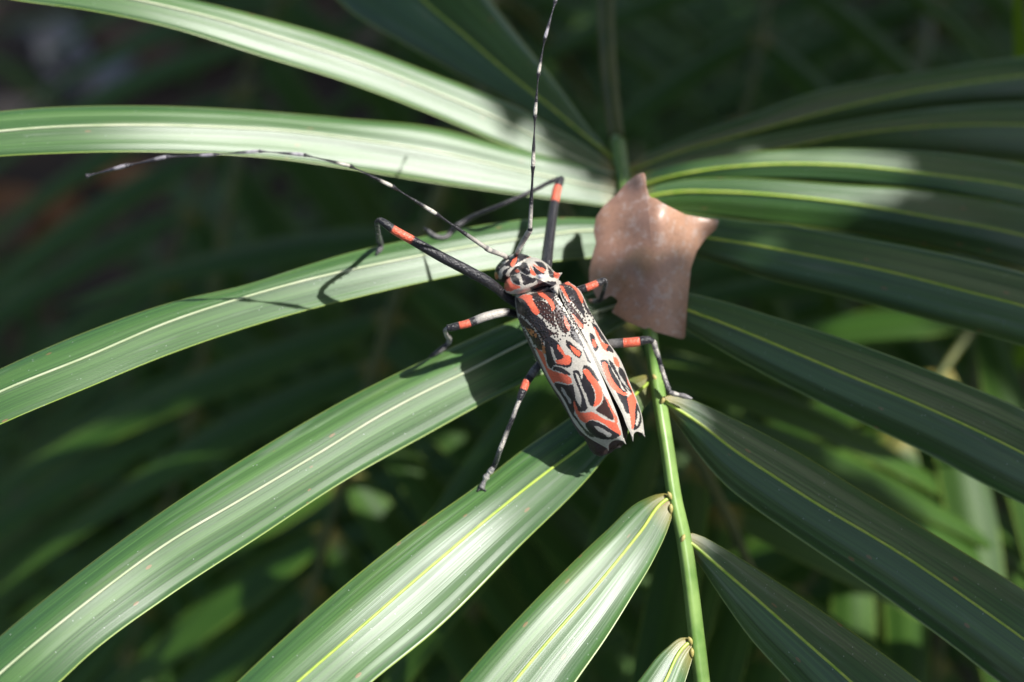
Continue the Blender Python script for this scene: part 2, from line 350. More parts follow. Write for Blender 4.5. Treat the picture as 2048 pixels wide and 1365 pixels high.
BL = [
 # left, from the near end up the frond
 dict(top=[(1378,1276),(1366,1275),(1332,1297),(1274,1365),(1120,1560),(960,1790),(900,1880)], mid=[(1386,1280),(1372,1290),(1329,1365),(1190,1600),(1020,1830),(900,1880)], bot=[(1390,1300),(1384,1320),(1370,1365),(1270,1620),(1110,1820),(900,1880)],
      d=[(0,-9),(.3,-26),(1,-60)], dt=3, db=.5),
 dict(top=[(1340,988),(1328,987),(1281,1002),(1213,1061),(1110,1160),(1008,1266),(919,1365),(760,1560),(600,1770),(520,1880)], mid=[(1344,993),(1330,1001),(1281,1064),(1178,1190),(1076,1307),(1028,1365),(880,1560),(690,1790),(520,1880)], bot=[(1348,1012),(1343,1036),(1308,1119),(1264,1194),(1213,1276),(1151,1365),(1010,1590),(780,1810),(520,1880)],
      d=[(0,-2),(.1,-8),(.3,-26),(.5,-41),(.75,-56),(1,-56)], dt=3.5, db=0),
 dict(top=[(1306,752),(1290,750),(1255,760),(1200,792),(1130,842),(1045,900),(953,972),(823,1064),(700,1161),(472,1365),(250,1590),(60,1840),(20,1900)], mid=[(1312,755),(1295,768),(1272,788),(1225,835),(1154,900),(1117,927),(990,1026),(871,1126),(700,1274),(595,1365),(370,1590),(130,1830),(20,1900)], bot=[(1318,770),(1312,785),(1283,825),(1255,868),(1216,910),(1178,955),(1042,1091),(871,1262),(744,1365),(500,1600),(230,1830),(20,1900)],
      d=[(0,13),(.1,9),(.22,2),(.35,-13),(.5,-30),(.75,-48),(1,-50)], dt=4.5, db=0),
 dict(top=[(1285,586),(1262,572),(1200,580),(1110,612),(1021,643),(947,675),(860,715),(700,794),(516,900),(342,1011),(171,1134),(0,1272),(-220,1480),(-420,1720),(-470,1800)], mid=[(1290,596),(1206,620),(1120,652),(1034,692),(923,749),(860,779),(760,832),(649,900),(478,1002),(342,1082),(171,1207),(0,1347),(-180,1520),(-400,1740),(-470,1800)], bot=[(1294,612),(1262,640),(1212,672),(1130,726),(1050,766),(981,800),(850,872),(700,956),(513,1078),(342,1190),(171,1317),(120,1365),(-100,1560),(-360,1760),(-470,1800)],
      d=[(0,36),(.12,23),(.27,8),(.5,-17),(.75,-42),(1,-40)], dt=5, db=0),
 dict(top=[(1266,462),(1250,446),(1190,438),(1100,436),(1000,445),(900,462),(800,483),(700,505),(600,535),(500,567),(342,605),(171,664),(0,738),(-200,840),(-430,990),(-500,1050)], mid=[(1270,470),(1230,463),(1165,462),(1072,474),(954,491),(814,517),(720,536),(600,564),(513,588),(342,643),(171,715),(0,784),(-190,880),(-420,1020),(-500,1050)], bot=[(1274,484),(1250,502),(1180,516),(1080,526),(954,543),(837,567),(720,594),(526,646),(342,708),(171,778),(0,850),(-180,940),(-400,1040),(-500,1050)],
      d=[(0,58),(.1,42),(.25,25),(.5,6),(.75,-9),(1,-6)], dt=6, db=-2),
 dict(top=[(1245,372),(1225,352),(1150,326),(1080,310),(1008,292),(871,256),(700,238),(500,221),(300,212),(200,212),(100,215),(0,223),(-200,250),(-500,330),(-600,370)], mid=[(1248,386),(1213,379),(1130,361),(1042,342),(871,304),(700,277),(560,261),(444,255),(239,251),(100,255),(0,263),(-200,292),(-480,360),(-600,370)], bot=[(1252,400),(1225,412),(1178,408),(1110,399),(1042,390),(871,366),(700,338),(560,318),(444,309),(239,304),(120,307),(0,313),(-200,340),(-460,390),(-600,370)],
      d=[(0,80),(.15,66),(.35,46),(.6,20),(.8,12),(1,16)], dt=6, db=-3),
 dict(top=[(1238,342),(1215,322),(1178,296),(1110,256),(1042,219),(960,184),(871,150),(700,85),(513,31),(386,0),(200,-40),(-60,-80),(-300,-90)], mid=[(1242,352),(1220,346),(1178,328),(1110,294),(1042,260),(960,222),(871,185),(700,120),(560,76),(444,41),(273,0),(80,-36),(-140,-70),(-300,-90)], bot=[(1246,362),(1222,366),(1190,358),(1144,342),(1080,318),(1008,290),(871,232),(700,167),(513,109),(342,56),(171,20),(27,0),(-150,-40),(-300,-90)],
      d=[(0,85),(.15,74),(.4,52),(.65,32),(1,25)], dt=6, db=-3),
 dict(top=[(1234,318),(1226,310),(1178,255),(1110,164),(1042,79),(980,0),(860,-160),(700,-330)], mid=[(1238,328),(1215,308),(1165,268),(1110,222),(1020,150),(930,72),(845,0),(700,-160),(640,-330)], bot=[(1242,338),(1215,328),(1165,296),(1110,258),(1008,198),(905,143),(802,85),(680,5),(600,-150),(640,-330)],
      d=[(0,90),(.3,96),(1,130)], dt=9, db=3),
 # right
 dict(top=[(1252,336),(1275,318),(1348,284),(1485,236),(1621,187),(1826,147),(2048,114),(2250,100),(2500,110)], mid=[(1250,346),(1280,334),(1348,308),(1500,266),(1650,225),(1826,184),(2048,152),(2250,140),(2500,110)], bot=[(1250,356),(1290,350),(1360,336),(1520,306),(1656,276),(1826,236),(2048,212),(2250,190),(2500,110)],
      d=[(0,86),(.4,104),(1,140)], dt=3, db=6),
 dict(top=[(1254,352),(1290,334),(1400,296),(1560,268),(1690,244),(1830,222),(2048,206),(2300,220),(2450,260)], mid=[(1254,360),(1300,346),(1420,320),(1560,298),(1690,272),(1850,254),(2048,250),(2280,270),(2450,260)], bot=[(1254,368),(1310,360),(1430,346),(1560,334),(1690,322),(1850,316),(2048,326),(2260,334),(2450,260)],
      d=[(0,82),(.4,90),(1,120)], dt=3, db=6),
 dict(top=[(1258,374),(1300,346),(1390,322),(1485,307),(1600,299),(1690,297),(1861,304),(2048,330),(2250,380),(2420,450)], mid=[(1258,382),(1310,362),(1400,342),(1519,330),(1690,331),(1861,349),(2048,376),(2240,430),(2420,450)], bot=[(1260,392),(1315,380),(1410,364),(1553,358),(1690,364),(1861,386),(2048,428),(2200,464),(2420,450)],
      d=[(0,77),(.15,68),(.3,65),(.6,66),(1,100)], dt=3, db=6),
 dict(top=[(1262,402),(1300,376),(1348,363),(1420,357),(1485,357),(1580,362),(1690,370),(1861,380),(2048,412),(2250,480),(2420,570)], mid=[(1264,414),(1300,394),(1348,385),(1430,384),(1553,391),(1690,406),(1861,435),(2048,472),(2240,540),(2420,570)], bot=[(1266,426),(1300,418),(1348,426),(1430,434),(1519,445),(1690,464),(1800,482),(1929,510),(2048,538),(2220,590),(2420,570)],
      d=[(0,72),(.3,62),(.6,62),(1,95)], dt=3, db=6),
 dict(top=[(1272,448),(1320,425),(1400,430),(1500,442),(1590,452),(1690,471),(1800,490),(1929,517),(2048,546),(2260,620),(2430,720)], mid=[(1272,462),(1330,462),(1416,476),(1500,489),(1587,505),(1758,539),(1929,582),(2048,613),(2240,690),(2430,720)], bot=[(1276,478),(1330,494),(1399,515),(1460,533),(1519,553),(1690,596),(1861,642),(2048,693),(2220,750),(2430,720)],
      d=[(0,60),(.25,46),(.5,38),(.75,36),(1,70)], dt=3, db=6),
 dict(top=[(1294,590),(1330,580),(1379,587),(1450,604),(1519,625),(1690,679),(1861,742),(2048,820),(2240,930),(2380,1050)], mid=[(1292,600),(1330,604),(1379,622),(1450,648),(1519,676),(1690,748),(1861,819),(2048,908),(2230,1010),(2380,1050)], bot=[(1294,612),(1330,632),(1375,660),(1440,700),(1519,744),(1600,786),(1690,830),(1833,898),(2048,1011),(2200,1080),(2380,1050)],
      d=[(0,34),(.2,24),(.5,14),(.75,12),(1,45)], dt=3.5, db=6),
 dict(top=[(1326,794),(1348,790),(1390,802),(1450,829),(1587,899),(1724,982),(1895,1085),(2048,1180),(2230,1310),(2400,1470)], mid=[(1324,799),(1348,814),(1400,848),(1466,899),(1540,948),(1621,1000),(1792,1102),(1963,1218),(2048,1279),(2230,1420),(2400,1470)], bot=[(1326,810),(1342,832),(1362,860),(1392,903),(1450,970),(1520,1025),(1587,1071),(1758,1187),(1895,1286),(1997,1365),(2180,1490),(2400,1470)],
      d=[(0,8),(.2,5),(.5,2),(.75,2),(1,30)], dt=3.5, db=6),
 dict(top=[(1364,1070),(1378,1066),(1400,1071),(1433,1088),(1510,1135),(1587,1184),(1724,1277),(1844,1365),(2010,1500),(2160,1680)], mid=[(1362,1074),(1385,1089),(1430,1127),(1485,1174),(1621,1293),(1703,1365),(1880,1530),(2060,1680),(2160,1680)], bot=[(1364,1082),(1380,1104),(1400,1132),(1433,1182),(1502,1279),(1580,1365),(1720,1530),(1920,1680),(2160,1680)],
      d=[(0,-3),(.2,-5),(.6,-8),(1,15)], dt=3.5, db=6),
 dict(top=[(1402,1376),(1418,1370),(1480,1410),(1650,1550),(1800,1700)], mid=[(1400,1382),(1420,1400),(1500,1500),(1640,1640),(1800,1700)], bot=[(1402,1392),(1415,1430),(1460,1520),(1580,1660),(1800,1700)],
      d=[(0,-10),(.6,-14),(1,5)], dt=3.5, db=6),
]
for i, b in enumerate(BL):
    blade('leaflet', b['top'], b['mid'], b['bot'], b['d'], b['dt'], b['db'], frond, seed=i * 3, rib_mat=M_rib_sunlit if i in (3, 4, 5, 6) else None)
# straw-coloured joints where the leaflets meet the rachis
for (x, y, d, a) in [(1340,992,-3,.9),(1342,1018,-3,1.5),(1381,1282,-10,.9),(1384,1306,-10,1.5),(1310,757,11,.9),(1312,776,11,1.5),(1326,801,6,-.9),(1366,1077,-5,-.9),(1401,1384,-12,-.9)]:
    pts = [P(x - math.cos(a) * 7, y - math.sin(a) * 10, d), P(x, y, d - .4), P(x + math.cos(a) * 5, y + math.sin(a) * 10, d)]
    q = spline([tuple(p) for p in pts], 9); vv, ff = tube_data(q, np.array([.3, .7, 1, 1.15, 1.2, 1.15, 1, .7, .3]) * 0.00056, 10)
    mesh_obj('leaflet_joint', vv, ff, M_joint, frond)

# ------------------------------------------------------------------ the dry leaf
def dry_leaf():
    out = [(1288,345),(1271,351),(1251,367),(1232,390),(1207,412),(1192,434),(1187,462),(1192,487),(1185,509),(1178,540),(1178,562),(1187,584),(1195,600),(1206,601),(1222,591),(1233,599),(1238,607),(1230,618),(1222,624),(1251,643),(1293,660),(1335,671),(1363,679),(1370,677),(1373,640),(1377,585),(1382,537),(1393,504),(1410,479),(1432,459),(1439,440),(1405,436),(1371,430),(1346,417),(1324,406),(1313,398),(1299,394),(1293,376),(1291,352)]
    O = np.array(out, float); O = np.vstack([O, O[:1]])
    s = np.concatenate([[0], np.cumsum(np.linalg.norm(np.diff(O, axis=0), axis=1))]); K = 400
    tt = np.linspace(0, s[-1], K, endpoint=False)
    O = np.stack([np.interp(tt, s, O[:, 0]), np.interp(tt, s, O[:, 1])], 1)
    for _ in range(2): O = 0.25 * np.roll(O, 1, 0) + 0.5 * O + 0.25 * np.roll(O, -1, 0)
    c = np.array((1283., 520.)); nr = 90
    V = []
    for i in range(nr):
        r = (i / (nr - 1)) ** 0.85
        V.append(c + (O - c) * r)
    V = np.array(V)
    x, y = V[..., 0], V[..., 1]
    rr = np.broadcast_to(((np.arange(nr) / (nr - 1)) ** 0.85)[:, None], x.shape)
    # cupped blade: ridge along upper right, the right flank folds away, tips curl
    d = 15 + 0.030 * (640 - y)
    d += 10 * ((x - 1308) / 125) ** 2 + 6 * ((y - 480) / 160) ** 2
    q = np.clip(((x - 1315) * 0.95 + (y - 470) * 0.22) / 100, 0, 2)
    d += 9 * q ** 1.6
    d -= 5.2 * np.exp(-((x - 1316) / 46) ** 2 - ((y - 425) / 46) ** 2)
    d -= 9 * np.exp(-((x - 1435) / 36) ** 2 - ((y - 445) / 36) ** 2)
    d -= 5 * np.exp(-((x - 1290) / 30) ** 2 - ((y - 348) / 34) ** 2)
    d -= 4.0 * np.exp(-((x - 1366) / 60) ** 2 - ((y - 680) / 40) ** 2)
    d += 1.2 * np.exp(-((x - 1232) / 30) ** 2 - ((y - 450) / 55) ** 2) + .8 * np.exp(-((x - 1262) / 40) ** 2 - ((y - 590) / 30) ** 2)
    d += 0.30 * np.sin(x * .05 + y * .03) + 0.25 * np.sin(x * .03 - y * .06) 
    mv = spline([(1289,348),(1296,420),(1306,500),(1330,590),(1366,677)], 80)
    def ridge(line, wd, h):
        dd = np.full(x.shape, 1e9)
        for a, b in zip(line[:-1], line[1:]):
            ab = b - a; tt_ = np.clip(((x - a[0]) * ab[0] + (y - a[1]) * ab[1]) / (ab @ ab), 0, 1)
            dd = np.minimum(dd, (x - a[0] - ab[0] * tt_) ** 2 + (y - a[1] - ab[1] * tt_) ** 2)
        return h * np.exp(-dd / wd ** 2)
    d -= ridge(mv[::4], 2.6, .06)
    for (a0, ex, ey) in [(10,1225,440),(18,1200,490),(28,1190,560),(38,1222,610),(50,1260,640),(14,1372,440),(26,1400,480),(40,1384,540),(54,1374,600)]:
        p0 = mv[a0]; pm = (p0 + np.array((ex, ey))) / 2 + np.array((0, 8))
        d -= ridge(spline([tuple(p0), tuple(pm), (ex, ey)], 12), 1.9, .04)

    W = Pn(x, y, d).reshape(-1, 3)
    W2 = Pn(x, y, d + 0.45).reshape(-1, 3)
    F = grid_faces(nr, K, True); nb = nr * K
    F2 = [tuple(reversed([a + nb for a in f])) for f in F]
    rim = [((nr - 1) * K + j, (nr - 1) * K + (j + 1) % K, (nr - 1) * K + (j + 1) % K + nb, (nr - 1) * K + j + nb) for j in range(K)]
    m, t, o_ = newmat('dry_leaf_tan')
    tc = N(t, 'ShaderNodeTexCoord')
    def ns(sc, det=4):
        n = N(t, 'ShaderNodeTexNoise'); n.inputs['Scale'].default_value = sc; n.inputs['Detail'].default_value = det; L(t, tc.outputs['Object'], n.inputs['Vector']); return n.outputs[0]
    a, b2, c2, mot = ns(60), ns(330, 5), ns(900, 6), ns(38, 3)
    cc = mixc(t, ramp(t, a, .35, .65), (0.56, 0.31, 0.19), (0.36, 0.20, 0.135))
    cc = mixc(t, math_n(t, 'MULTIPLY', ramp(t, b2, .52, .66), .45), cc, (0.56, 0.47, 0.42))
    cc = mixc(t, math_n(t, 'MULTIPLY', ramp(t, c2, .5, .7), .35), cc, (0.20, 0.10, 0.055))
    cc = mixc(t, math_n(t, 'MULTIPLY', ramp(t, mot, .58, .72), .5), cc, (0.25, 0.20, 0.06))
    b = N(t, 'ShaderNodeBsdfPrincipled'); L(t, cc, b.inputs['Base Color']); b.inputs['Roughness'].default_value = .46; b.inputs['Specular IOR Level'].default_value = 1.0; b.inputs['Coat Weight'].default_value = .35; b.inputs['Coat Roughness'].default_value = .4
    bp = N(t, 'ShaderNodeBump'); bp.inputs['Strength'].default_value = .25; bp.inputs['Distance'].default_value = .0004; L(t, b2, bp.inputs['Height']); L(t, bp.outputs[0], b.inputs['Normal'])
    tr = N(t, 'ShaderNodeBsdfTranslucent'); L(t, cc, tr.inputs[0]); mx = N(t, 'ShaderNodeMixShader'); mx.inputs[0].default_value = .15
    L(t, b.outputs[0], mx.inputs[1]); L(t, tr.outputs[0], mx.inputs[2]); L(t, mx.outputs[0], o_.inputs[0])
    o = mesh_obj('dry_leaf', np.vstack([W, W2]), F + F2 + rim, m)
    tag(o, label='curled tan brown dead leaf lying on the palm frond beside the beetle', category='dead leaf')
    return o, m
dl, M_dry = dry_leaf()

# ------------------------------------------------------------------ the beetle
CREAM = np.array((0.51, 0.475, 0.41)); BLACK = np.array((0.018, 0.014, 0.016)); RED = np.array((0.76, 0.140, 0.070)); BROWN = np.array((0.040, 0.014, 0.011)); GREY = np.array((0.42, 0.40, 0.36)); ORANGE = np.array((0.55, 0.20, 0.07))
def c1(l): return [(960 + x / 5.689, 480 + y / 5.689) for x, y in l]
def c2(l): return [(1000 + x / 5.25, 660 + y / 5.25) for x, y in l]
def inside(poly, x, y):
    p = spline(list(poly) + [poly[0]], 10, uniform=True)[::5]
    x0, y0 = p.min(0); x1, y1 = p.max(0)
    m = np.zeros(x.shape, bool)
    sel = (x > x0) & (x < x1) & (y > y0) & (y < y1)
    xs, ys = x[sel], y[sel]
    r = np.zeros(xs.shape, bool)
    for k in range(len(p)):
        ax, ay = p[k]; bx, by = p[(k + 1) % len(p)]
        if ay == by: continue
        c = ((ay > ys) != (by > ys)) & (xs < (bx - ax) * (ys - ay) / (by - ay) + ax)
        r ^= c
    m[sel] = r
    return m
def jitter(x, y, a=0.5):
    return x + a * np.sin(y * .9 + np.sin(x * .7) * 2) * .6 + a * np.sin(x * 1.7 + y * 1.3) * .4, y + a * np.sin(x * .8 + np.sin(y * .6) * 2) * .6 + a * np.sin(y * 1.9 - x * 1.1) * .4
def paint(x, y, base, layers):
    c = np.tile(base, (x.size, 1)).reshape(*x.shape, 3)
    jx, jy = jitter(x, y, .8); g_ = np.random.default_rng(11); jx = jx + g_.normal(0, .33, x.shape); jy = jy + g_.normal(0, .33, x.shape)
    for colr, poly in layers: c[inside(poly, jx, jy)] = colr
    return c

K, RD, CR, BR, GY, OG = BLACK, RED, CREAM, BROWN, GREY, ORANGE
LEFT = [
 # granular shoulder field
 (K, c1([(398,660),(450,660),(520,700),(600,800),(650,860),(730,930),(765,1010),(780,1090),(700,1075),(650,1000),(580,930),(520,860),(450,810),(408,760)])),
 (BR, c1([(415,815),(500,880),(580,960),(650,1045),(695,1110),(730,1200),(745,1300),(700,1250),(620,1190),(540,1110),(470,1010),(425,910)])),
 (OG, c1([(520,1000),(580,1020),(650,1090),(640,1110),(560,1060)])),
 (BR, c1([(600,690),(650,680),(720,700),(790,750),(835,810),(845,890),(835,955),(800,940),(740,905),(680,840),(645,770)])),
 (BR, c1([(840,660),(905,745),(955,840),(985,940),(1010,1045),(955,1062),(900,1000),(858,910),(842,800)])),
 (K, c1([(925,770),(990,870),(1050,965),(1105,1060),(1160,1165),(1190,1245),(1145,1205),(1090,1140),(1040,1070),(1005,950)])),
 (K, c1([(560,620),(640,640),(700,680),(680,700),(620,680)])),
 (CR, c1([(430,835),(500,880),(580,955),(650,1040),(700,1120),(730,1200),(745,1300),(732,1300),(705,1190),(680,1120),(630,1045),(560,965),(490,900),(430,850)])),
 (OG, c1([(690,1110),(725,1190),(742,1300),(728,1300),(705,1190)])),
 (RD, c1([(436,652),(520,620),(590,640),(602,690),(642,760),(675,835),(652,855),(600,822),(555,750),(505,690)])),
 (RD, c1([(635,585),(700,598),(770,645),(832,705),(850,785),(826,810),(800,745),(750,685),(680,632)])),
 (RD, c1([(958,855),(990,915),(1022,990),(1018,1035),(990,1005),(960,935)])),
 (K, c1([(760,565),(830,590),(860,640),(840,650),(800,610)])),
 # U shaped mark
 (K, c2([(480,60),(540,78),(605,130),(655,210),(700,280),(752,295),(757,340),(737,388),(690,398),(620,378),(565,374),(540,412),(505,370),(482,260),(468,150)])),
 (CR, c2([(528,170),(545,182),(572,270),(602,330),(592,352),(560,300),(538,230)])),
 (RD, c2([(602,148),(645,190),(692,262),(735,278),(747,320),(727,362),(660,367),(600,352),(580,322),(640,312),(668,290),(640,240),(604,195)])),
 (K, c2([(560,385),(640,395),(700,430),(740,475),(715,480),(660,455),(600,430),(556,412)])),
 (K, c2([(690,105),(730,125),(800,185),(858,240),(852,278),(830,298),(790,275),(740,215),(700,172)])),
 (RD, c2([(733,163),(790,195),(846,240),(830,282),(790,258),(750,206)])),
 (K, c2([(740,30),(800,70),(845,125),(830,145),(785,112),(742,70)])),
 (K, c2([(860,180),(890,220),(930,300),(955,350),(935,345),(900,280)])),
 # lateral red band and black below
 (RD, c2([(340,150),(380,190),(440,235),(478,320),(500,395),(545,425),(620,452),(705,478),(748,512),(752,552),(722,572),(660,556),(590,545),(550,570),(500,520),(440,410),(400,320),(370,250)])),
 (K, c2([(570,552),(640,568),(720,582),(772,575),(792,640),(792,720),(822,780),(852,842),(840,864),(800,822),(770,762),(782,832),(778,880),(730,830),(680,745),(620,650),(582,600)])),
 (K, c2([(590,600),(640,690),(710,800),(785,895),(830,960),(900,1045),(990,1130),(955,1125),(850,1015),(760,900),(680,795),(600,650)])),
 (GY, c2([(640,598),(662,610),(702,680),(748,762),(742,775),(690,702),(648,642)])),
 (CR, c2([(752,470),(782,520),(802,600),(832,645),(852,722),(850,810),(822,780),(796,700),(775,610)])),
 (K, c2([(766,428),(822,428),(852,500),(882,600),(902,700),(927,790),(892,852),(852,858),(846,800),(856,735),(836,650),(805,570),(770,480)])),
 (CR, c2([(788,452),(812,466),(850,560),(882,640),(918,730),(950,808),(930,822),(898,745),(862,645),(820,545)])),
 (K, c2([(866,398),(890,430),(925,500),(965,590),(994,660),(998,722),(972,806),(950,792),(912,700),(882,620),(858,555),(868,490)])),
 (K, c2([(868,405),(880,375),(940,388),(982,430),(1012,480),(1038,548),(1010,535),(960,470),(910,415)])),
 (RD, c2([(868,422),(910,413),(962,470),(1022,540),(1062,600),(1077,680),(1062,752),(1020,797),(983,812),(995,762),(1006,700),(996,640),(960,570),(908,500)])),
 (BR, c2([(1080,672),(1102,700),(1152,800),(1194,900),(1188,948),(1150,938),(1080,892),(1008,842),(1052,792),(1082,740)])),
 (RD, c2([(1098,690),(1122,720),(1182,840),(1236,965),(1225,990),(1184,890),(1132,780)])),
 (RD, c2([(768,735),(800,790),(832,862),(890,872),(960,862),(1020,888),(1100,940),(1180,966),(1222,985),(1252,1040),(1272,1090),(1262,1114),(1220,1092),(1150,1032),(1080,982),(1000,950),(940,950),(900,978),(850,952),(808,890),(780,820)])),
 (K, c2([(892,990),(945,952),(1020,968),(1100,1008),(1180,1058),(1254,1112),(1222,1138),(1130,1153),(1040,1142),(970,1102),(915,1042)])),
 (GY, c2([(983,1008),(1040,1020),(1110,1058),(1174,1110),(1150,1127),(1090,1092),(1030,1062)])),
]
RIGHT = [
 (K, c1([(965,520),(1040,555),(1090,615),(1132,690),(1162,760),(1195,835),(1182,862),(1130,805),(1080,725),(1020,645),(978,585)])),
 (BR, c1([(965,685),(1030,728),(1090,798),(1142,868),(1182,950),(1172,995),(1120,935),(1060,855),(1000,765)])),
 (K, c1([(890,540),(920,580),(950,640),(985,700),(965,690),(930,640),(900,590)])),
 (K, c1([(1080,920),(1130,1000),(1180,1090),(1220,1170),(1190,1150),(1130,1060),(1090,980)])),
 (RD, c1([(955,500),(1030,476),(1105,528),(1155,600),(1170,670),(1165,725),(1132,665),(1090,582),(1030,522)])),
 (RD, c1([(903,516),(942,528),(972,590),(1012,670),(1034,714),(1000,692),(960,622),(928,570)])),
 (RD, c1([(1046,838),(1100,888),(1152,950),(1176,994),(1150,1002),(1098,940)])),
 (K, c1([(1190,720),(1230,780),(1270,860),(1250,850),(1210,790)])),
 (K, c1([(1262,930),(1332,978),(1392,1068),(1442,1150),(1475,1182),(1450,1194),(1400,1152),(1340,1062),(1288,992)])),
 (RD, c1([(1298,985),(1342,1060),(1392,1160),(1440,1190),(1478,1200),(1452,1272),(1400,1234),(1358,1150),(1318,1070)])),
 (K, c1([(1248,1055),(1290,1078),(1312,1150),(1344,1240),(1312,1274),(1280,1202),(1253,1120)])),
 (RD, c1([(1278,1118),(1312,1160),(1322,1222),(1295,1214)])),
 (K, c1([(1458,1200),(1502,1220),(1514,1292),(1480,1272),(1438,1262)])),
 (RD, c2([(1188,276),(1222,298),(1254,360),(1252,394),(1214,372),(1193,320)])),
 (K, c2([(1048,318),(1112,318),(1152,370),(1192,440),(1252,520),(1302,600),(1324,664),(1290,664),(1230,624),(1170,544),(1108,462),(1066,380)])),
 (CR, c2([(1136,318),(1150,330),(1200,430),(1260,530),(1320,640),(1308,640),(1245,535),(1185,435)])),
 (K, c2([(1140,306),(1182,348),(1242,460),(1312,580),(1332,652),(1318,640),(1256,535),(1196,435),(1152,362)])),
 (RD, c2([(1073,338),(1112,344),(1142,430),(1182,520),(1232,590),(1292,650),(1342,672),(1310,692),(1240,662),(1168,602),(1118,500),(1083,420)])),
 (K, c2([(1246,386),(1292,420),(1342,520),(1388,620),(1384,664),(1340,624),(1288,542),(1246,450)])),
 (GY, c2([(1240,450),(1280,500),(1322,570),(1364,634),(1332,604),(1270,532)])),
 (K, c2([(1216,648),(1280,680),(1342,706),(1348,760),(1364,886),(1330,874),(1288,782),(1248,712)])),
 (RD, c2([(1328,498),(1370,578),(1402,650),(1442,740),(1434,780),(1417,850),(1422,920),(1407,1010),(1391,1054),(1374,980),(1364,890),(1352,800),(1344,704),(1372,682),(1388,662),(1350,580)])),
 (K, c2([(1428,770),(1458,790),(1484,880),(1484,970),(1442,1042),(1408,1054),(1418,960),(1418,860)])),
 (CR, c2([(1443,848),(1457,870),(1459,960),(1432,1012),(1424,992),(1440,920)])),
]
beetle = empty('longhorn_beetle', P(1180, 800, 10), label='black, red and cream patterned longhorn beetle with very long antennae on the palm leaflets', category='beetle')

